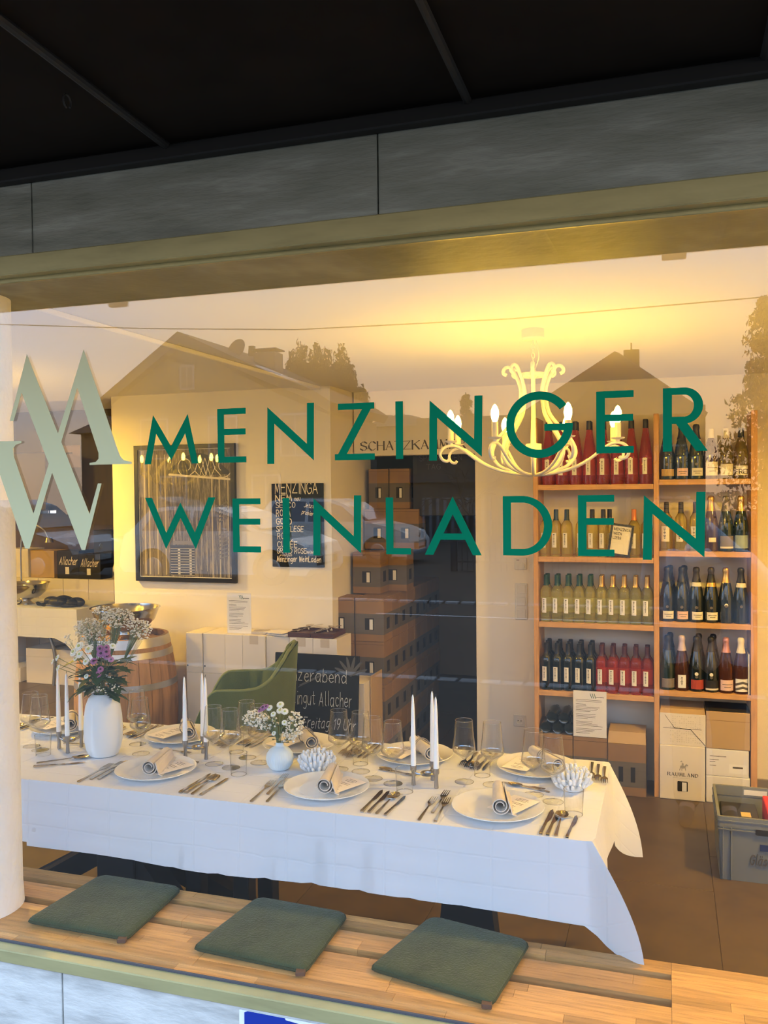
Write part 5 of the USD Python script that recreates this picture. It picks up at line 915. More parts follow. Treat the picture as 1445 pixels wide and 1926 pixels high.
# floor chalkboard, leaning
fb = thing('floor_chalkboard', 'large black chalkboard leaning behind the green chair with an evening announcement', 'chalkboard', (-2.29, 4.80, .0), rx=-.105)
part(fb, 'board', bx(0, 0, 0, .545, .018, .862, .002), slate)
for s, x, z, w, h, m, q in (('Winzerabend', .045, .700, .425, .072, chalk_w, {}), ('Weingut Allacher', .085, .560, .42, .078, chalk_w, {}), ('Freitag 19 Uhr', .195, .425, .335, .062, chalk_w, dict(slant=.25)), ('2', .125, .435, .03, .055, chalk_d, {}), ('Burgenland', .07, .30, .19, .042, chalk_d, dict(rot=18)), ('in', .258, .285, .03, .045, chalk_w, dict(rot=15))): part(fb, 'line', writing(s, h, .0052, x, z, 0, width=w, jitter=.35, d=.001, seed=len(s), **q), m, False)
part(fb, 'smudge', cat([T(prism(sg.LineString([(0, 0), (.17, .085)]).buffer(.004*(k+1)/2), .0006), (.16+.01*k, -.0006, .66+.012*k)) for k in range(2)]), chalk_d, False)
part(fb, 'chalk_leaf', T(prism(unary_union([affinity.rotate(affinity.scale(sg.Point(0, 0).buffer(.06), .16, 1), a, origin=(0, -.05)) for a in (-70, -40, -12, 15, 42, 70)]), .0005), (.495, -.0005, .80)), chalk_d, False)
t = thing('tall_carton', 'tall narrow cream carton standing right of the floor chalkboard', 'carton', (-1.905, 4.985, 0), .0); part(t, 'box', bx(0, 0, .0003, .158, .22, .675, .003), white_board)
t2 = thing('tall_carton', 'tan carton behind the cream one at the foot of the brown stack', 'carton', (-1.735, 5.08, 0)); part(t2, 'box', bx(-.008, .0, .0003, .0, .22, .7, .002), kraft_l)
# ================================================================== switches and socket
def plate_sw(x, z, n, lab, kind):
    t = thing(kind, lab, 'switch' if kind != 'power_socket' else 'socket', (x, 5.7195, z)); h = .08*n if n > 1 else .08; f = .0405
    part(t, 'frame', bx(-f, -.009, -h/2, f, 0, h/2, .004), white_pl)
    for k in range(n if kind == 'light_switch' else 0): part(t, 'rocker', bx(-.028, -.0125, h/2-.08*k-.068, .028, -.009, h/2-.08*k-.012, .002), white_pl)
    if kind == 'thermostat': part(t, 'dial', T(lathe([(0, 0), (.016, 0), (.015, .008), (0, .008)], 24), (.014, -.0088, -.012), rx=PI/2), white_pl); part(t, 'slot', bx(-.028, -.0096, .022, -.008, -.0088, .025), hole)
    if kind == 'power_socket':
        part(t, 'insert', T(lathe([(0, .0005), (.021, .0005), (.021, .0045), (.0235, .005), (.0235, 0), (0, 0)], 28), (0, -.0088, 0), rx=PI/2), white_pl)
        for x_ in (-.0095, .0095): part(t, 'pin_hole', T(lathe([(0, 0), (.0032, 0), (.0032, .0008), (0, .0008)], 12), (x_, -.0094, 0), rx=PI/2), hole)
plate_sw(-.911, 1.354, 1, 'small white wall thermostat above the triple switch', 'thermostat'); plate_sw(-.909, 1.107, 3, 'white triple light switch on the wall left of the shelf', 'light_switch'); plate_sw(-.924, .321, 1, 'white wall socket low on the wall left of the shelf', 'power_socket')
# ================================================================== left back room: folding table, bowl, cartons
fold = thing('folding_table', 'folding buffet table under a cloth in the left back room', 'table', (-6.7, 7.2, 0)); grey_metal = mat('grey_metal', (.25, .24, .22), .4, .8)
part(fold, 'tabletop', bx(-1.42, -.30, .715, 1.42, .30, .752, .004), brown_wood)
for x in (-1.1, 1.1):
    for y in (-.22, .22): part(fold, 'leg', tube(smooth_path([(x-.05, y, .715), (x-.05, y, .52), (x+.02 if x > 0 else x-.02, y, .30), (x, y, 0)], 5), .016, 8), grey_metal)
    part(fold, 'leg_brace', tube([(x-.02, -.22, .36), (x-.02, .22, .36)], .012, 8), grey_metal); part(fold, 'rail', tube([(x-.02, 0, .36), (x*.3, 0, .70)], .012, 8), grey_metal)
def cloth2(x0, x1, y0, y1, z, drop):
    P = [(x0, y0)]+[(x0+(x1-x0)*t, y0) for t in np.linspace(0, 1, 24)[1:]]+[(x1, y0+(y1-y0)*t) for t in np.linspace(0, 1, 10)[1:]]+[(x0, y1)]; P = np.array(P); n = len(P); rows = []
    for s in np.linspace(0, 1, 8):
        q = []
        for i, (x, y) in enumerate(P):
            k = math.exp(-((x-x1)**2+(y-y0)**2)/.012); ox = .012*s*(1 if x >= x1 else 0)+.06*k*s; oy = -(.012+.008*math.sin(x*14))*s*(1 if y <= y0 else 0)-.05*k*s; q.append((x+ox, y+oy, z-(drop+.16*k)*s))
        rows.append(q)
    v = np.array(rows).reshape(-1, 3); f = [t for k in range(7) for i in range(n-1) for t in ((k*n+i, (k+1)*n+i, (k+1)*n+i+1), (k*n+i, (k+1)*n+i+1, k*n+i+1))]
    top = [(x0, y0, z), (x1, y0, z), (x1, y1, z), (x0, y1, z)]; m = cat(trimesh.Trimesh(v, f, process=False), trimesh.Trimesh(top, [(0, 1, 2), (0, 2, 3)], process=False)); return thick(m, .0015)
solo('tablecloth', cloth2(-8.14, -5.25, 6.88, 7.52, .7545, .275), linen, 'white cloth over the buffet table in the left back room', 'tablecloth')
placed('bowl', None, (-6.00, 7.10, .756), 0, 'polished steel footed bowl on the buffet table in the left back room', 'steel footed bowls')
def cbox(label, x0, y0, z0, w, d, h, m, script=None, lid=None, name='carton'):
    t = thing(name, label, 'carton', (x0, y0, z0)); part(t, 'box', bx(0, 0, .0004, w, d, h, .003), m)
    if script: part(t, 'script', writing(script, .075, .009, w*.1, h*.5, 0, width=w*.8, slant=.4, d=.001), chalk, False); part(t, 'sticker', bx(w*.38, -.001, h*.16, w*.55, 0, h*.42), lab_m['cream'], False)
    return t
black_card = mat('black_card', (.012, .012, .012), .45)
for k in range(6):
    cbox(f'white carton in the row behind the buffet table, {ordinal[k]} from left', -6.90+.31*k, 7.62, 0, .305, .3, .955, white_board, name='white_box')
cbox('black wine carton with handwriting-style print behind the buffet table, left', -6.05, 7.63, .956, .27, .26, .29, black_card, 'Allacher'); cbox('black wine carton with handwriting-style print behind the buffet table, right', -5.775, 7.62, .956, .26, .26, .262, black_card, 'Allacher')
cbox('plain black carton standing on top of the white cartons at far right', -5.62, 7.66, 1.2185, .22, .24, .24, black_card); cbox('tall cream carton at the right end of the back row', -5.22, 7.64, .956, .14, .26, .50, white_board); cbox('cream carton left of the black ones in the left back room', -6.72, 7.64, .956, .30, .26, .30, white_board); cbox('narrow cream carton with wood edges in the left back room', -6.41, 7.66, .956, .30, .24, .285, kraft_l)
cbox('black crate at the left end of the buffet table', -6.70, 6.98, .7565, .30, .34, .20, black_card, name='black_box'); cbox('black lid lying on the black crate', -6.72, 7.02, .957, .26, .24, .03, black_card, name='flat_black_box')
for x, w, h, l in ((-6.52, .27, .40, 'cream carton under the buffet table, left'), (-5.95, .60, .34, 'wide white carton under the buffet table, right'), (-6.22, .2, .14, 'small low carton under the buffet table')): cbox(l, x, 7.02, 0, w, .36, h, white_board, name='floor_carton')
gk = thing('gooseneck_lamp', 'bent chrome gooseneck lamp beside the steel bowl in the left back room', 'lamp', (-6.22, 7.30, .756)); part(gk, 'stem', tube(smooth_path([(0, 0, .018), (0, 0, .55), (.05, 0, .70), (.18, -.02, .77), (.30, -.03, .73), (.36, -.03, .64)], 6), .008, 8), steel); part(gk, 'base', lathe([(0, 0), (.07, 0), (.07, .012), (.02, .02), (0, .02)], 28), steel_dull); part(gk, 'head', T(lathe([(0, .05), (.03, .045), (.045, 0), (.04, 0), (0, .04)], 24), (.37, -.03, .60)), steel)
cc = thing('black_cloth', 'crumpled black cloth lying on the buffet table', 'cloth', (-5.53, 7.06, .756)); R = np.random.default_rng(3); m = cat([ell((R.uniform(-.13, .17), R.uniform(-.08, .08), .03+R.uniform(0, .05)), R.uniform(.05, .10, 3)*(1, 1, .55), 2) for _ in range(9)]); m.vertices[:, 2] = np.maximum(m.vertices[:, 2]-.012, .0006); part(cc, 'folds', m, black_card, 40)
a = np.linspace(.2, 5.6, 20); part(cc, 'strap', tube(np.stack([-.22+.06*np.cos(a), -.03+.03*np.sin(a), .02+.012*np.sin(a*2)], 1), .012, 8), black_card)
jr = thing('steel_jug', 'polished steel jug on the white cartons in the left back room', 'jug', (-5.36, 7.72, .956)); part(jr, 'body', lathe([(0, 0), (.06, 0), (.075, .03), (.075, .12), (.05, .19), (.045, .24), (.052, .26), (.048, .26), (.04, .24), (0, .2)], 32), steel, 60); part(jr, 'handle', tube(smooth_path([(.05, 0, .23), (.11, 0, .21), (.115, 0, .12), (.074, 0, .06)], 5), .008, 8), steel)
bt = thing('blue_bag', 'blue plastic bag on the floor beyond the left end of the table', 'bag', (-3.55, 5.0-.95, 0)); m = ell((0, 0, .09), (.22, .14, .10), 3); m.vertices += .03*(meshkit.noise(m.vertices*14, 2)-.5)[:, None]*[1, 1, .6]; m.vertices[:, 2] = np.maximum(m.vertices[:, 2], .001); part(bt, 'bag', m, mat('blue_plastic', (.01, .12, .30), .4), 60)
for x in (-7.2, -5.0): 
    t = thing('wall_cupboard', f"brown wooden wall cupboard in the left back room, {'left' if x < -6 else 'right'}", 'cupboard', (x, 7.72, 1.66)); part(t, 'body', bx(0, 0, 0, .98, .325, .62, .004), dark_wood)
    for k in range(2): d = part(t, 'door', bx(.01+.485*k, -.018, .01, .485+.485*k, -.0005, .61, .004), dark_wood); part(d, 'handle', bx(.44+.08*k, -.03, .06, .452+.08*k, -.0185, .16, .002), grey_metal)
t = thing('wall_notice', 'pale paper notice on the dark back wall at far left', 'notice', (-6.55, 8.048, 2.12)); part(t, 'sheet', bx(0, -.003, 0, .50, -.0005, .24), mat('pale_notice', (.50, .36, .26), .8)); part(t, 'print', cat([bx(.05, -.0035, .15-.06*k, .40-.08*k, -.003, .165-.06*k) for k in range(2)]), ink, False)
# ================================================================== chandelier
iron = mat('cream_iron', (.80, .74, .60), .45); bulb_m = lamp_mat('bulb_glow', WARM, BULB); glow_spot = lamp_mat('spot_glow', WARM, DOWN)
CX, CY = -.541, 3.758
cl = thing('chandelier', 'cream wrought iron chandelier with eight lit candle bulbs hanging from the ceiling', 'chandelier', (CX, CY, 0))
part(cl, 'canopy', lathe([(0, CZ-.045), (.042, CZ-.043), (.048, CZ-.036), (.048, CZ-.0005), (0, CZ-.0005)], 32), iron)
for k, z in enumerate(np.arange(2.475, 2.365, -.019)):
    a = np.linspace(0, 2*PI, 15); l = np.stack([.0065*np.cos(a), 0*a, .0125*np.sin(a)], 1); l = l if k % 2 else l[:, [1, 0, 2]]; part(cl, 'chain_link', tube(l+(0, 0, z-.008), .0018, 5), iron)
part(cl, 'cable', tube(smooth_path([(.012, 0, CZ-.044), (.022, 0, 2.44), (.024, 0, 2.40), (.008, 0, 2.35)], 5), .0022, 6), iron)
part(cl, 'top_ring', lathe([(.045, 2.318), (.058, 2.322), (.058, 2.334), (.045, 2.338), (.040, 2.328), (.045, 2.318)], 32), iron)
part(cl, 'stem', lathe([(0, 1.905), (.010, 1.91), (.008, 2.0), (.034, 2.005), (.034, 2.035), (.008, 2.04), (.008, 2.31), (.02, 2.33), (.006, 2.36), (0, 2.362)], 20), iron)
def radial(pts, a): return [(r*math.cos(a), r*math.sin(a), z) for r, z in pts]
ca = [.0+s for s in (0,)]
scr = [(.112, 2.330), (.124, 2.337), (.125, 2.352), (.112, 2.364), (.094, 2.360), (.078, 2.335), (.062, 2.30), (.052, 2.256), (.064, 2.172), (.104, 2.114), (.146, 2.066), (.172, 2.018), (.172, 1.982), (.143, 1.942), (.083, 1.917), (.022, 1.904)]
arm = [(.018, 1.903), (.07, 1.908), (.13, 1.918), (.19, 1.936), (.245, 1.963), (.295, 1.998), (.33, 2.020), (.362, 2.028), (.395, 2.019), (.412, 1.994), (.402, 1.970), (.382, 1.963), (.372, 1.972)]
for k in range(8):
    a = -.31+math.radians(2)+k*PI/4
    part(cl, 'scroll', tube(smooth_path(radial(scr, a+PI/8), 4), .0075, 8), iron, 60); part(cl, 'arm', tube(smooth_path(radial(arm, a), 4), .0065, 8), iron, 60)
    c = (.366*math.cos(a), .366*math.sin(a), 0)
    pn = part(cl, 'drip_pan', T(lathe([(0, 2.032), (.008, 2.032), (.010, 2.040), (.026, 2.044), (.0285, 2.049), (.024, 2.0475), (0, 2.046)], 24), c), iron, 60)
    part(cl, 'candle_sleeve', T(lathe([(0, 2.0462), (.0125, 2.0462), (.0125, 2.108), (0, 2.109)], 20), c), mat('candle_sleeve', (.84, .74, .50), .5) if k == 0 else '/World/Looks/candle_sleeve', 60)
    part(cl, 'bulb', T(lathe([(0, 2.1092), (.009, 2.1095), (.0135, 2.122), (.0165, 2.138), (.0145, 2.155), (.008, 2.170), (.002, 2.177), (0, 2.1775)], 10), c), bulb_m, 60, label='lit flame-shaped bulb')
copy(cl, (-4.12, 3.76, 0), .35, 'second cream iron chandelier left of the column, seen only mirrored in the framed photograph')
# ceiling lamps of the shop beyond the frame
def make_spot(loc, rz, label, group):
    t = thing('ceiling_lamp', label, 'lamp', loc, rz, group); part(t, 'housing', lathe([(.080, -.03), (.098, -.03), (.10, -.002), (.0, -.002), (0, -.006), (.08, -.006), (.080, -.03)], 32), white_pl); part(t, 'diffuser', lathe([(0, -.022), (.079, -.022), (.079, -.018), (0, -.018)], 14), glow_spot); return t
for x, y, z, l in SPOTS: placed('spot', make_spot, (x, y, z), 0, l, 'round ceiling lamps')
# ================================================================== the street behind the camera, seen mirrored in the glass
GZ = .10
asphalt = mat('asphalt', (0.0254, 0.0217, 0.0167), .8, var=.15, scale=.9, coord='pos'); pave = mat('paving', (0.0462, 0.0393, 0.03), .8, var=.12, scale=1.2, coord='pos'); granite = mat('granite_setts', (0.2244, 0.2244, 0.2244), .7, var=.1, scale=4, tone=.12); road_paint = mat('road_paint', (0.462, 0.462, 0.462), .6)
struct('ground_pavement', bx(-30, -3.28, -.3, 12, 2.165, GZ), pave); struct('ground_road', bx(-30, -8.62, -.3, 12, -3.42, GZ-.02), asphalt); struct('ground_yard', bx(-45, -60, -.3, 30, -8.78, GZ), mat('yard_ground', (0.03, 0.0254, 0.0185), .9, var=.2, scale=.5, coord='pos'))
k1 = struct('kerb_near', bx(-30, -3.42, -.3, 12, -3.28, GZ-.03), asphalt); k2 = struct('kerb_far', bx(-30, -8.78, -.3, 12, -8.62, GZ-.03), asphalt)
for i in range(44): part(k1, 'kerbstone', bx(-5.6+.2*i, -3.42, GZ-.0295, -5.43+.2*i, -3.28, GZ+.01, .006), granite)
for i in range(60): part(k2, 'kerbstone', bx(-10.5+.25*i, -8.78, GZ-.0295, -10.3+.25*i, -8.62, GZ+.012, .006), granite)
struct('road_line', bx(-3.95, -7.42, GZ-.019, 12, -7.36, GZ-.016), road_paint)
# houses: real x, z at their distance
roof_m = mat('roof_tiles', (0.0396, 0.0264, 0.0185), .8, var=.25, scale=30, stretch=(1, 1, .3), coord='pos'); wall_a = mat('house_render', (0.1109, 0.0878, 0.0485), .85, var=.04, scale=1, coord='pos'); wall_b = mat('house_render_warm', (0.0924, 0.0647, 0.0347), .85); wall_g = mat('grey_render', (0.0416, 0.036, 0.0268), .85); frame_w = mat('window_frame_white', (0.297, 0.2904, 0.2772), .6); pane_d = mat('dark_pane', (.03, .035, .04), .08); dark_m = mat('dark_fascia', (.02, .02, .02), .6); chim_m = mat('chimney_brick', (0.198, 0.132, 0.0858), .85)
def house_window(t, x, z, w, h, y):
    f = part(t, 'window', cat(bx(x-w/2, y+.0, z-h/2, x+w/2, y+.06, z+h/2)), frame_w); part(f, 'pane', bx(x-w/2+.07, y+.061, z-h/2+.07, x-.03, y+.066, z+h/2-.07), pane_d, False); part(f, 'pane', bx(x+.03, y+.061, z-h/2+.07, x+w/2-.07, y+.066, z+h/2-.07), pane_d, False)
S_A = 30/22; fx = lambda x: x*S_A; fz = lambda z: 1.85+(z-1.85)*S_A; YA = 4.42-30
hA = thing('house', 'pale house with a steep brown roof and small gable window across the street', 'house', (0, 0, 0))
gA = [(fx(-15.4), GZ), (fx(-15.4), fz(4.5)), (fx(-13.05), fz(6.0)), (fx(-10.2), fz(4.52)), (fx(-8.75), fz(3.9)), (fx(-8.75), GZ)]
m = prism(sg.Polygon(gA), 6.0); m.apply_translation((0, YA-6.0, 0)); part(hA, 'wall', m, wall_a, False)
def slab(pts, d, y0, t=.28):
    g = sg.LineString(pts).buffer(t/2, cap_style=2, join_style=2); m = prism(g, d); m.apply_translation((0, y0, 0)); return m
part(hA, 'roof', slab([(fx(-15.9), fz(4.22)), (fx(-13.02), fz(6.17)), (fx(-10.45), fz(4.98)), (fx(-9.05), fz(4.40)), (fx(-8.5), fz(4.05))], 6.8, YA-6.4, .36), roof_m, False)
house_window(hA, fx(-12.9), fz(5.06), .62, .95, YA); 
for x in (-14.0, -11.8, -9.6): house_window(hA, fx(x), fz(3.35), 1.25, 1.6, YA)
for x in (-13.4, -10.5): house_window(hA, fx(x), 1.7, 1.2, 1.5, YA)
for x, z in ((-10.55, 5.03), (-10.05, 4.82)): part(hA, 'skylight', T(bx(-.35, -.05, -.04, .35, .9, .05), (fx(x), YA-.9, fz(z)+.20), ry=.40), mat('skylight', (.55, .60, .66), .1) if x < -10.3 else '/World/Looks/skylight', False)
part(hA, 'chimney', bx(fx(-11.62), YA-3.0, fz(5.2), fx(-10.95), YA-2.2, fz(5.92)), chim_m); part(hA, 'chimney_cover', bx(fx(-11.68), YA-3.05, fz(5.99), fx(-10.9), YA-2.15, fz(6.03)), dark_m)
for x in (-11.55, -11.05): part(hA, 'cover_post', bx(fx(x)-.03, YA-2.7, fz(5.92), fx(x)+.03, YA-2.6, fz(5.99)), dark_m)
part(hA, 'chimney_pot', lathe([(0, 0), (.16, 0), (.14, .38), (0, .38)], 14).apply_translation((fx(-11.75), YA-2.4, fz(5.86))), wall_a); part(hA, 'dish', T(lathe([(0, 0), (.32, .05), (.46, .13), (.45, .15), (.31, .07), (0, .02)], 24), (fx(-12.05), YA-2.0, fz(5.98)), rx=-1.2, rz=.3), dark_m); part(hA, 'dish_post', bx(fx(-12.08), YA-2.15, fz(5.5), fx(-12.03), YA-2.08, fz(6.0)), dark_m)
S_B = 32/24; fx = lambda x: x*S_B; fz = lambda z: 1.85+(z-1.85)*S_B; YB = 4.42-32
hB = thing('house', 'house with a dark pyramid roof and one tall chimney at the right', 'house', (0, 0, 0))
part(hB, 'wall', bx(fx(-3.6), YB-6, GZ, fx(.95), YB-.3, fz(3.95)), wall_b)
part(hB, 'roof', hull((fx(-4.05), YB+.1, fz(3.72)), (fx(1.0), YB+.1, fz(3.72)), (fx(-4.05), YB-6.4, fz(3.72)), (fx(1.0), YB-6.4, fz(3.72)), (fx(-1.38), YB-1.6, fz(5.60)), (fx(-1.28), YB-2.0, fz(5.60)), (fx(-.35), YB-3.2, fz(4.98))), roof_m, False)
part(hB, 'dormer', hull((fx(-2.45), YB-.1, fz(4.0)), (fx(-1.0), YB-.1, fz(4.0)), (fx(-1.75), YB-.1, fz(4.72)), (fx(-2.2), YB-1.6, fz(4.5)), (fx(-1.2), YB-1.6, fz(4.5)), (fx(-1.75), YB-1.8, fz(4.78))), roof_m, False)
part(hB, 'chimney', bx(fx(-1.16), YB-2.9, fz(4.9), fx(-.74), YB-2.3, fz(5.70)), wall_b); part(hB, 'chimney_pipe', bx(fx(-.98), YB-2.65, fz(5.70), fx(-.94), YB-2.55, fz(5.92)), wall_b)
for x in (-2.9, -1.4, .1): house_window(hB, fx(x), 2.6, 1.1, 1.4, YB-.3)
S_C = 45/34; fx = lambda x: x*S_C; fz = lambda z: 1.85+(z-1.85)*S_C; YC = 4.42-45
hC = thing('house', 'small distant house with a low brown roof in the middle', 'house', (0, 0, 0)); part(hC, 'wall', bx(fx(-11.6), YC-6, GZ, fx(-8.9), YC, fz(4.5)), wall_a); part(hC, 'roof', hull((fx(-11.9), YC+.4, fz(4.38)), (fx(-8.5), YC+.4, fz(4.38)), (fx(-11.9), YC-6, fz(4.38)), (fx(-8.5), YC-6, fz(4.38)), (fx(-10.75), YC-2, fz(5.02)), (fx(-10.4), YC-3, fz(5.0)), (fx(-9.4), YC-3, fz(4.70))), roof_m, False); part(hC, 'chimney', bx(fx(-11.5), YC-2, fz(4.2), fx(-11.0), YC-1.4, fz(4.95)), frame_w)
hD = thing('house', 'dark roofed house at the far left edge of the reflection', 'house', (0, 0, 0)); YD = 4.42-40; part(hD, 'wall', bx(-30, YD-6, GZ, -21.3, YD, 5.2), wall_b); part(hD, 'roof', hull((-30.5, YD+.4, 5.0), (-20.2, YD+.4, 5.0), (-30.5, YD-6.4, 5.0), (-20.2, YD-6.4, 5.0), (-27.5, YD-3, 7.2), (-23.4, YD-3, 6.75)), roof_m, False)
S_G = 30/22; fx = lambda x: x*S_G; fz = lambda z: 1.85+(z-1.85)*S_G; YG = 4.42-28
gr_ = thing('garage', 'low grey flat-roofed garage block with two doors across the street', 'garage', (0, 0, 0)); part(gr_, 'wall', bx(-8.3, YG-3.5, GZ, -1.2, YG, 2.05), wall_g); part(gr_, 'fascia', bx(-8.5, YG-3.7, 2.05, -1.1, YG+.15, 2.32), dark_m)
for x in (-7.7, -4.6): 
    d = part(gr_, 'door', bx(x, YG-.02, GZ, x+2.3, YG+.04, 1.55), mat('garage_door', (.12, .125, .13), .6) if x < -6 else '/World/Looks/garage_door')
    for k in range(9): part(d, 'panel_rib', bx(x+.08+.25*k, YG+.0405, GZ+.05, x+.22+.25*k, YG+.055, 1.5), wall_g)
part(gr_, 'upper_wall', bx(-8.3, YG-3.5, 2.32, -1.4, YG-1.5, 4.3), wall_g)
# fence
fe = thing('fence', 'dark metal railing fence with upright bars across the street', 'fence', (0, -13.7, 0)); fm = mat('fence_metal', (.05, .045, .04), .6)
for z in (.28, .86): part(fe, 'rail', bx(-4.3, -.02, z, 4.0, .02, z+.04), fm)
for i in range(70): part(fe, 'bar', bx(-4.25+.118*i, -.010, GZ, -4.232+.118*i, .010, .92), fm)
part(fe, 'post', bx(-4.36, -.06, GZ, -4.24, .06, 1.0), fm)
# trees
bark = mat('bark', (0.0396, 0.0297, 0.0231), .9); conifer = mat('conifer_green', (0.0198, 0.0238, 0.0119), .9, var=.4, scale=2); twig_m = mat('bare_twigs', (0.0462, 0.033, 0.0231), .9)
def clump(c, r, n, seed, s0, s1, shape=1):
    R = np.random.default_rng(seed); q = R.normal(size=(n, 3)); q /= np.linalg.norm(q, axis=1)[:, None]; q *= (R.uniform(.45, 1.06, n)**.5)[:, None]; p = q*r+c; vs, fs = [], []
    for i in range(n):
        s = R.uniform(s0, s1); a = R.normal(size=(3, 3)); a /= np.linalg.norm(a, axis=1)[:, None]; vs.append(p[i]+a*s*np.array([[1, 1, 1.4]])); fs.append((3*i, 3*i+1, 3*i+2))
    return trimesh.Trimesh(np.vstack(vs), fs, process=False)
def thuja(x, y, h, w, seed, label):
    t = thing('columnar_tree', label, 'tree', (x, y, GZ), 0, 'columnar evergreens behind the pale house'); part(t, 'foliage', cat(lathe([(0, .2), (w*.8, .3), (w*.95, h*.4), (w*.6, h*.8), (0, h*.97)], 12), clump((0, 0, h*.5), (w, w, h*.52), 4200, seed, .06, .17)), conifer, 60); part(t, 'trunk', tube([(0, 0, 0), (0, 0, h*.6)], .12, 6), bark)
S_T = 38/30; YT = 4.42-38
for i, (x, z, w) in enumerate(((-13.2, 6.75, .42), (-12.75, 7.12, .5), (-12.25, 7.0, .5), (-11.75, 6.85, .48), (-11.25, 6.95, .5), (-10.85, 6.2, .42), (-10.5, 5.5, .40))): thuja(x*S_T, YT+.3*(i % 2), (1.85+(z-1.85)*S_T-GZ), w*S_T*.98, i, f'tall dark columnar evergreen behind the pale house, {ordinal[i]} from left')
def fir(x, y, h, w, seed, label, name='fir_tree'):
    t = thing(name, label, 'tree', (x, y, GZ)); R = np.random.default_rng(seed); ms = []
    for k in range(int(h*3.2)):
        z = h*.12+h*.86*k/(h*3.2); L = w*(1-z/h)**.75*R.uniform(.75, 1.1)
        for j in range(7):
            a = R.uniform(0, 2*PI); e = (L*math.cos(a), L*math.sin(a), z-.12*L+R.uniform(-.1, .2)); ms.append(clump((e[0]*.55, e[1]*.55, (z+e[2])/2), (abs(e[0])*.5+.10, abs(e[1])*.5+.10, .15), 80, seed*1000+k*10+j, .03, .10))
    part(t, 'foliage', cat(ms), conifer, False); part(t, 'trunk', tube([(0, 0, 0), (0, 0, h*.97)], [.2, .03], 7), bark)
fir(2.25, 4.42-22, 1.85+(5.55-1.85)*22/18-GZ, 1.75, 3, 'big dark conifer at the right edge of the reflection'); fir(-12.0, 4.42-54, 8.0, 1.5, 5, 'small conifer beyond the low distant house'); fir(6.2, 4.42-24, 6.6, 1.8, 6, 'dark conifer standing outside right of the big one')
def bare(x, y, h, w, seed, label):
    t = thing('bare_tree', label, 'tree', (x, y, GZ)); R = np.random.default_rng(seed); ms = []
    def grow(p, d, L, r, n):
        q = p+d*L; mid = (p+q)/2+R.normal(size=3)*L*.06; ms.append(tube([p, mid, q], [r, r*.85, r*.7], 5))
        if n:
            for _ in range(3): e = d+R.normal(size=3)*(.55, .55, .4); e /= np.linalg.norm(e); grow(q, e, L*.72, r*.62, n-1)
    grow(np.zeros(3), np.array((0, 0, 1.)), h*.32, .07, 5); part(t, 'branches', cat(ms[1:]), twig_m, 60, kind='stuff'); part(t, 'trunk', ms[0], twig_m)
bare(.1, 4.42-20, 3.6, 1.5, 2, 'bare branching tree left of the big conifer'); bare(-5.2, 4.42-24, 3.0, 1.4, 8, 'bare tree beside the garage')
wr = thing('overhead_wire', 'thin overhead cable crossing the evening sky', 'cable'); part(wr, 'wire', tube([(-16.5, -9.6, 5.45), (-12.31, -9.58, 5.12), (-9.0, -9.58, 4.82), (-6.05, -9.58, 4.61), (-2.37, -9.58, 4.54), (1.41, -9.58, 4.60), (5, -9.6, 4.85)], .010, 6), dark_m)
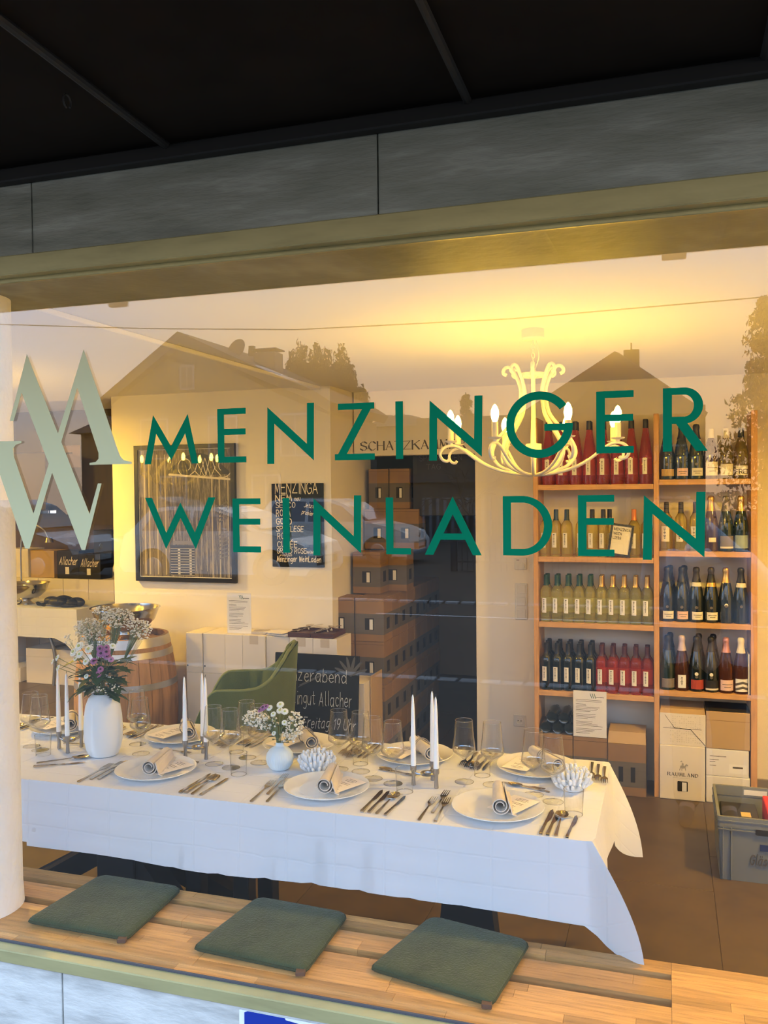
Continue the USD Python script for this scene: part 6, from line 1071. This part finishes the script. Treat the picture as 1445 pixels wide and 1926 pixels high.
# cars
tyre = mat('tyre', (.02, .02, .02), .8); car_glass = mat('car_glass', (.02, .025, .03), .05, coat_weight=1.0); head_m = mat('headlamp', (.6, .6, .58), .1, coat_weight=.5)
def car(label, x, y, flip, paint, L=4.0, H=1.46, Wd=1.72):
    t = thing('car', label, 'car', (x, y, GZ), PI if flip else 0)   # nose towards +x, near side towards +y
    prof = [(0, .32), (.03, .62), (.10, .92), (.22, .98), (.62, H-.06), (1.0, H), (2.05, H-.02), (2.45, H-.16), (2.95, 1.0), (3.55, .86), (3.86, .74), (3.97, .55), (3.98, .30), (3.9, .2), (.1, .2)]; k = L/4.0; poly = sg.Polygon([(a*k, b) for a, b in prof]).buffer(.05).buffer(-.05, quad_segs=4)
    poly = poly.difference(sg.Point(.74*k, .30).buffer(.37)).difference(sg.Point(3.22*k, .30).buffer(.37)); m = prism(poly, Wd); m = m.subdivide() if False else m; z = m.vertices[:, 2]; taper_ = 1-.17*np.clip((z-.85)/(H-.85), 0, 1); m.vertices[:, 1] = (m.vertices[:, 1]-Wd/2)*taper_; part(t, 'body', m, paint, False)
    gp = sg.Polygon([(.50*k, 1.0), (.72*k, H-.12), (1.05*k, H-.07), (2.02*k, H-.085), (2.38*k, H-.2), (2.80*k, 1.0)])
    for s in (-1, 1):
        g = prism(gp.difference(sg.box(1.50*k, .9, 1.58*k, H)), .012); z = g.vertices[:, 2]; g.vertices[:, 1] = s*((Wd/2+.004)*(1-.17*np.clip((z-.85)/(H-.85), 0, 1))-.006)+g.vertices[:, 1]*.5; part(t, 'side_window', g, car_glass, False)
        for wx in (.74, 3.22): w_ = part(t, 'wheel', T(lathe([(0, -.09), (.26, -.09), (.305, -.07), (.31, .07), (.26, .09), (0, .09)], 28), (wx*k, s*(Wd/2-.10), .31), rx=PI/2), tyre, 40); part(w_, 'hubcap', T(lathe([(0, 0), (.19, 0), (.17, .02), (0, .03)], 20), (wx*k, s*(Wd/2-.012), .31), rx=-s*PI/2), steel_dull, 40)
        part(t, 'headlamp', T(ell((0, 0, 0), (.16, .17, .085), 2), (3.74*k, s*(Wd/2-.20), .70)), head_m, 60)
    ws = hull(*[(a*k, s*w, z) for a, z, w in ((2.46, H-.13, .60), (2.96, 1.03, .74), (2.50, H-.16, .60), (2.92, 1.0, .74)) for s in (-1, 1)]); ws.apply_translation((.022, 0, .015)); part(t, 'windscreen', ws, car_glass, False)
    part(t, 'grille', bx(3.945*k, -.5, .36, 4.0*k, .5, .52, .01), dark_m); part(t, 'emblem', T(lathe([(0, 0), (.055, 0), (.05, .012), (0, .012)], 20), (3.955*k, 0, .66), ry=PI/2), steel); part(t, 'number_plate', bx(3.98*k, -.26, .40, 4.012*k, .26, .51, .003), frame_w); return t
def paint(n, c): return mat(n, c, .3, coat_weight=1.0, coat_roughness=.03)
car('silver white hatchback parked across the street, nose to the right', -10.1, -11.0, False, paint('silver_paint', (0.3828, 0.3762, 0.363)), 4.0); car('white car parked behind the silver hatchback in front of the garage', -9.75, -15.6, False, paint('white_paint', (0.396, 0.3894, 0.3762)), 4.2, 1.55); car('dark car at the far left across the street', -15.2, -10.6, False, paint('dark_paint', (0.0198, 0.0231, 0.0297)), 4.4, 1.62, 1.8)
# ================================================================== the photographer, seen only as a faint reflection
import manifold3d as mf
def limb(chain):
    out = mf.Manifold()
    for (a, ra), (b, rb) in zip(chain, chain[1:]):
        s = [mf.Manifold.sphere(r, 20).translate(tuple(map(float, p))) for p, r in ((a, ra), (b, rb))]; out = out+mf.Manifold.batch_hull(s)
    return out
def blob(ms, edge=.03, it=8):
    m = ms[0]
    for q in ms[1:]: m = m+q
    m = m.refine_to_length(edge); q = m.to_mesh(); t = trimesh.Trimesh(q.vert_properties[:, :3], q.tri_verts, process=True); trimesh.smoothing.filter_taubin(t, iterations=it); return t
px_, py_ = .20, -.46
def J(x, y, z): return np.array((px_+x, py_+y, z))
skin = mat('skin', (.55, .36, .27), .55, subsurface_weight=.1, subsurface_scale=.01); denim = mat('denim', (.34, .44, .58), .85, var=.25, scale=9, bump=.3, bscale=150); shirt = mat('dark_shirt', (.02, .02, .025), .9); trou = mat('dark_trousers', (.018, .018, .022), .9); hair_m = mat('brown_hair', (.06, .035, .02), .7); scarf_m = mat('white_scarf', (.80, .80, .80), .9, bump=.4, bscale=60); shoe_m = mat('dark_shoes', (.02, .02, .02), .5)
person = thing('person', 'person in a blue denim jacket and white scarf holding up a phone', 'person')
def arm_chain(s): return ([(J(.17*s, 0, 1.44), .062), (J(.27*s, .16, 1.34), .050), ((.11 if s > 0 else -.05, -.095, 1.70), .034)])
wr_r, wr_l = np.array((.11, -.095, 1.70)), np.array((-.05, -.095, 1.70))
body = [limb([(J(0, 0, 1.0), .145), (J(0, -.01, 1.2), .125), (J(0, -.01, 1.36), .135), (J(0, 0, 1.44), .09), (J(0, .01, 1.52), .052), (J(0, .03, 1.58), .055)])]
hd_ = mf.Manifold.sphere(1.0, 40).scale((.076, .095, .115)).translate(tuple(J(0, .035, 1.675))); body += [hd_, mf.Manifold.sphere(.014, 14).scale((1, 1.4, 1.5)).translate(tuple(J(0, .132, 1.665))), mf.Manifold.sphere(.05, 20).translate(tuple(J(0, .07, 1.60)))]
for s, w in ((1, wr_r), (-1, wr_l)):
    body += [limb(arm_chain(s)), limb([(J(.085*s, 0, .98), .095), (J(.10*s, .01, .56), .062), (J(.10*s, -.03, .19), .042), (J(.105*s, .07, .14), .036)]), mf.Manifold.sphere(.02, 14).scale((.5, .8, 1.4)).translate(tuple(J(.078*s, .03, 1.675)))]
    palm = w+np.array((-.008*s, .025, .055)); body.append(limb([(w, .030), (palm, .032)]))
    for k in range(4): b = palm+np.array((-.005*s, .012, .038-.021*k)); body.append(limb([(b, .0095), (b+(-.012*s, .032, .002), .009), (b+(-.04*s, .038, .001), .0085), (b+(-.058*s, .030-.002*k, 0), .008)]))
    body.append(limb([(palm+(0, -.01, -.01), .012), (palm+(-.022*s, -.012, .012), .010), (palm+(-.046*s, -.006, .020), .009)]))
part(person, 'body', blob(body, .02, 6), skin, 60)
jk = [limb([(J(-.10, 0, .98), .125), (J(-.10, 0, 1.30), .118), (J(-.12, 0, 1.42), .085)]), limb([(J(.10, 0, .98), .125), (J(.10, 0, 1.30), .118), (J(.12, 0, 1.42), .085)]), limb([(J(-.15, 0, 1.43), .08), (J(.15, 0, 1.43), .08)])]
jm = blob([q for q in jk], .03, 6); part(person, 'jacket', jm, denim, 60)
for s in (1, -1): c = arm_chain(s); part(person, 'sleeve', blob([limb([(c[0][0], .080), (c[1][0], .066), (c[1][0]*.12+np.array(c[2][0])*.88, .047)])], .02, 4), denim, 60)
part(person, 'shirt', blob([limb([(J(0, .052, 1.0), .085), (J(0, .058, 1.34), .082), (J(0, .03, 1.44), .06)])], .03, 5), shirt, 60)
part(person, 'trousers', blob([limb([(J(.085*s, 0, 1.0), .125), (J(.10*s, .01, .56), .082), (J(.10*s, -.02, .20), .070)]) for s in (1, -1)]+[limb([(J(-.07, 0, 1.02), .125), (J(.07, 0, 1.02), .125)])], .03, 5), trou, 60)
part(person, 'hair', blob([mf.Manifold.sphere(1.0, 40).scale((.090, .100, .122)).translate(tuple(J(0, .005, 1.695))), limb([(J(0, -.05, 1.68), .08), (J(0, -.06, 1.55), .065)])], .02, 4), hair_m, 60)
a = np.linspace(0, 2*PI, 30)
for k, (r, z) in enumerate(((.095, 1.475), (.085, 1.51))): part(person, 'scarf', tube(np.stack([px_+r*np.cos(a), py_+.02+r*.95*np.sin(a), z+.012*np.sin(a*2+k)], 1), .030, 10), scarf_m, 60)
for s in (1, -1):
    part(person, 'shoe', blob([limb([(J(.10*s, -.05, .145), .045), (J(.11*s, .11, .138), .038), (J(.115*s, .17, .132), .032)])], .02, 3), shoe_m, 60)
    for nm, mt, sc, off in (('eye', frame_w, (.013, .009, .009), 0), ('pupil', dark_m, (.006, .004, .006), .008)): part(person, nm, ell(J(.030*s, .115+off, 1.69), sc, 1), mt, 60)
part(person, 'mouth', ell(J(0, .122, 1.625), (.022, .006, .006), 2), mat('lips', (.40, .16, .14), .5), 60)
ph = thing('phone', 'dark phone held up in both hands of the person', 'phone', (0, 0, 0)); part(ph, 'case', bx(-.022, -.032, 1.735, .054, -.022, 1.883, .004), black_pl); part(ph, 'screen', bx(-.018, -.0326, 1.742, .050, -.032, 1.876), pane_d); part(ph, 'lens', T(lathe([(0, 0), (.008, 0), (.008, .003), (0, .003)], 16), (.0, -.0225, 1.862), rx=-PI/2), steel_dull)
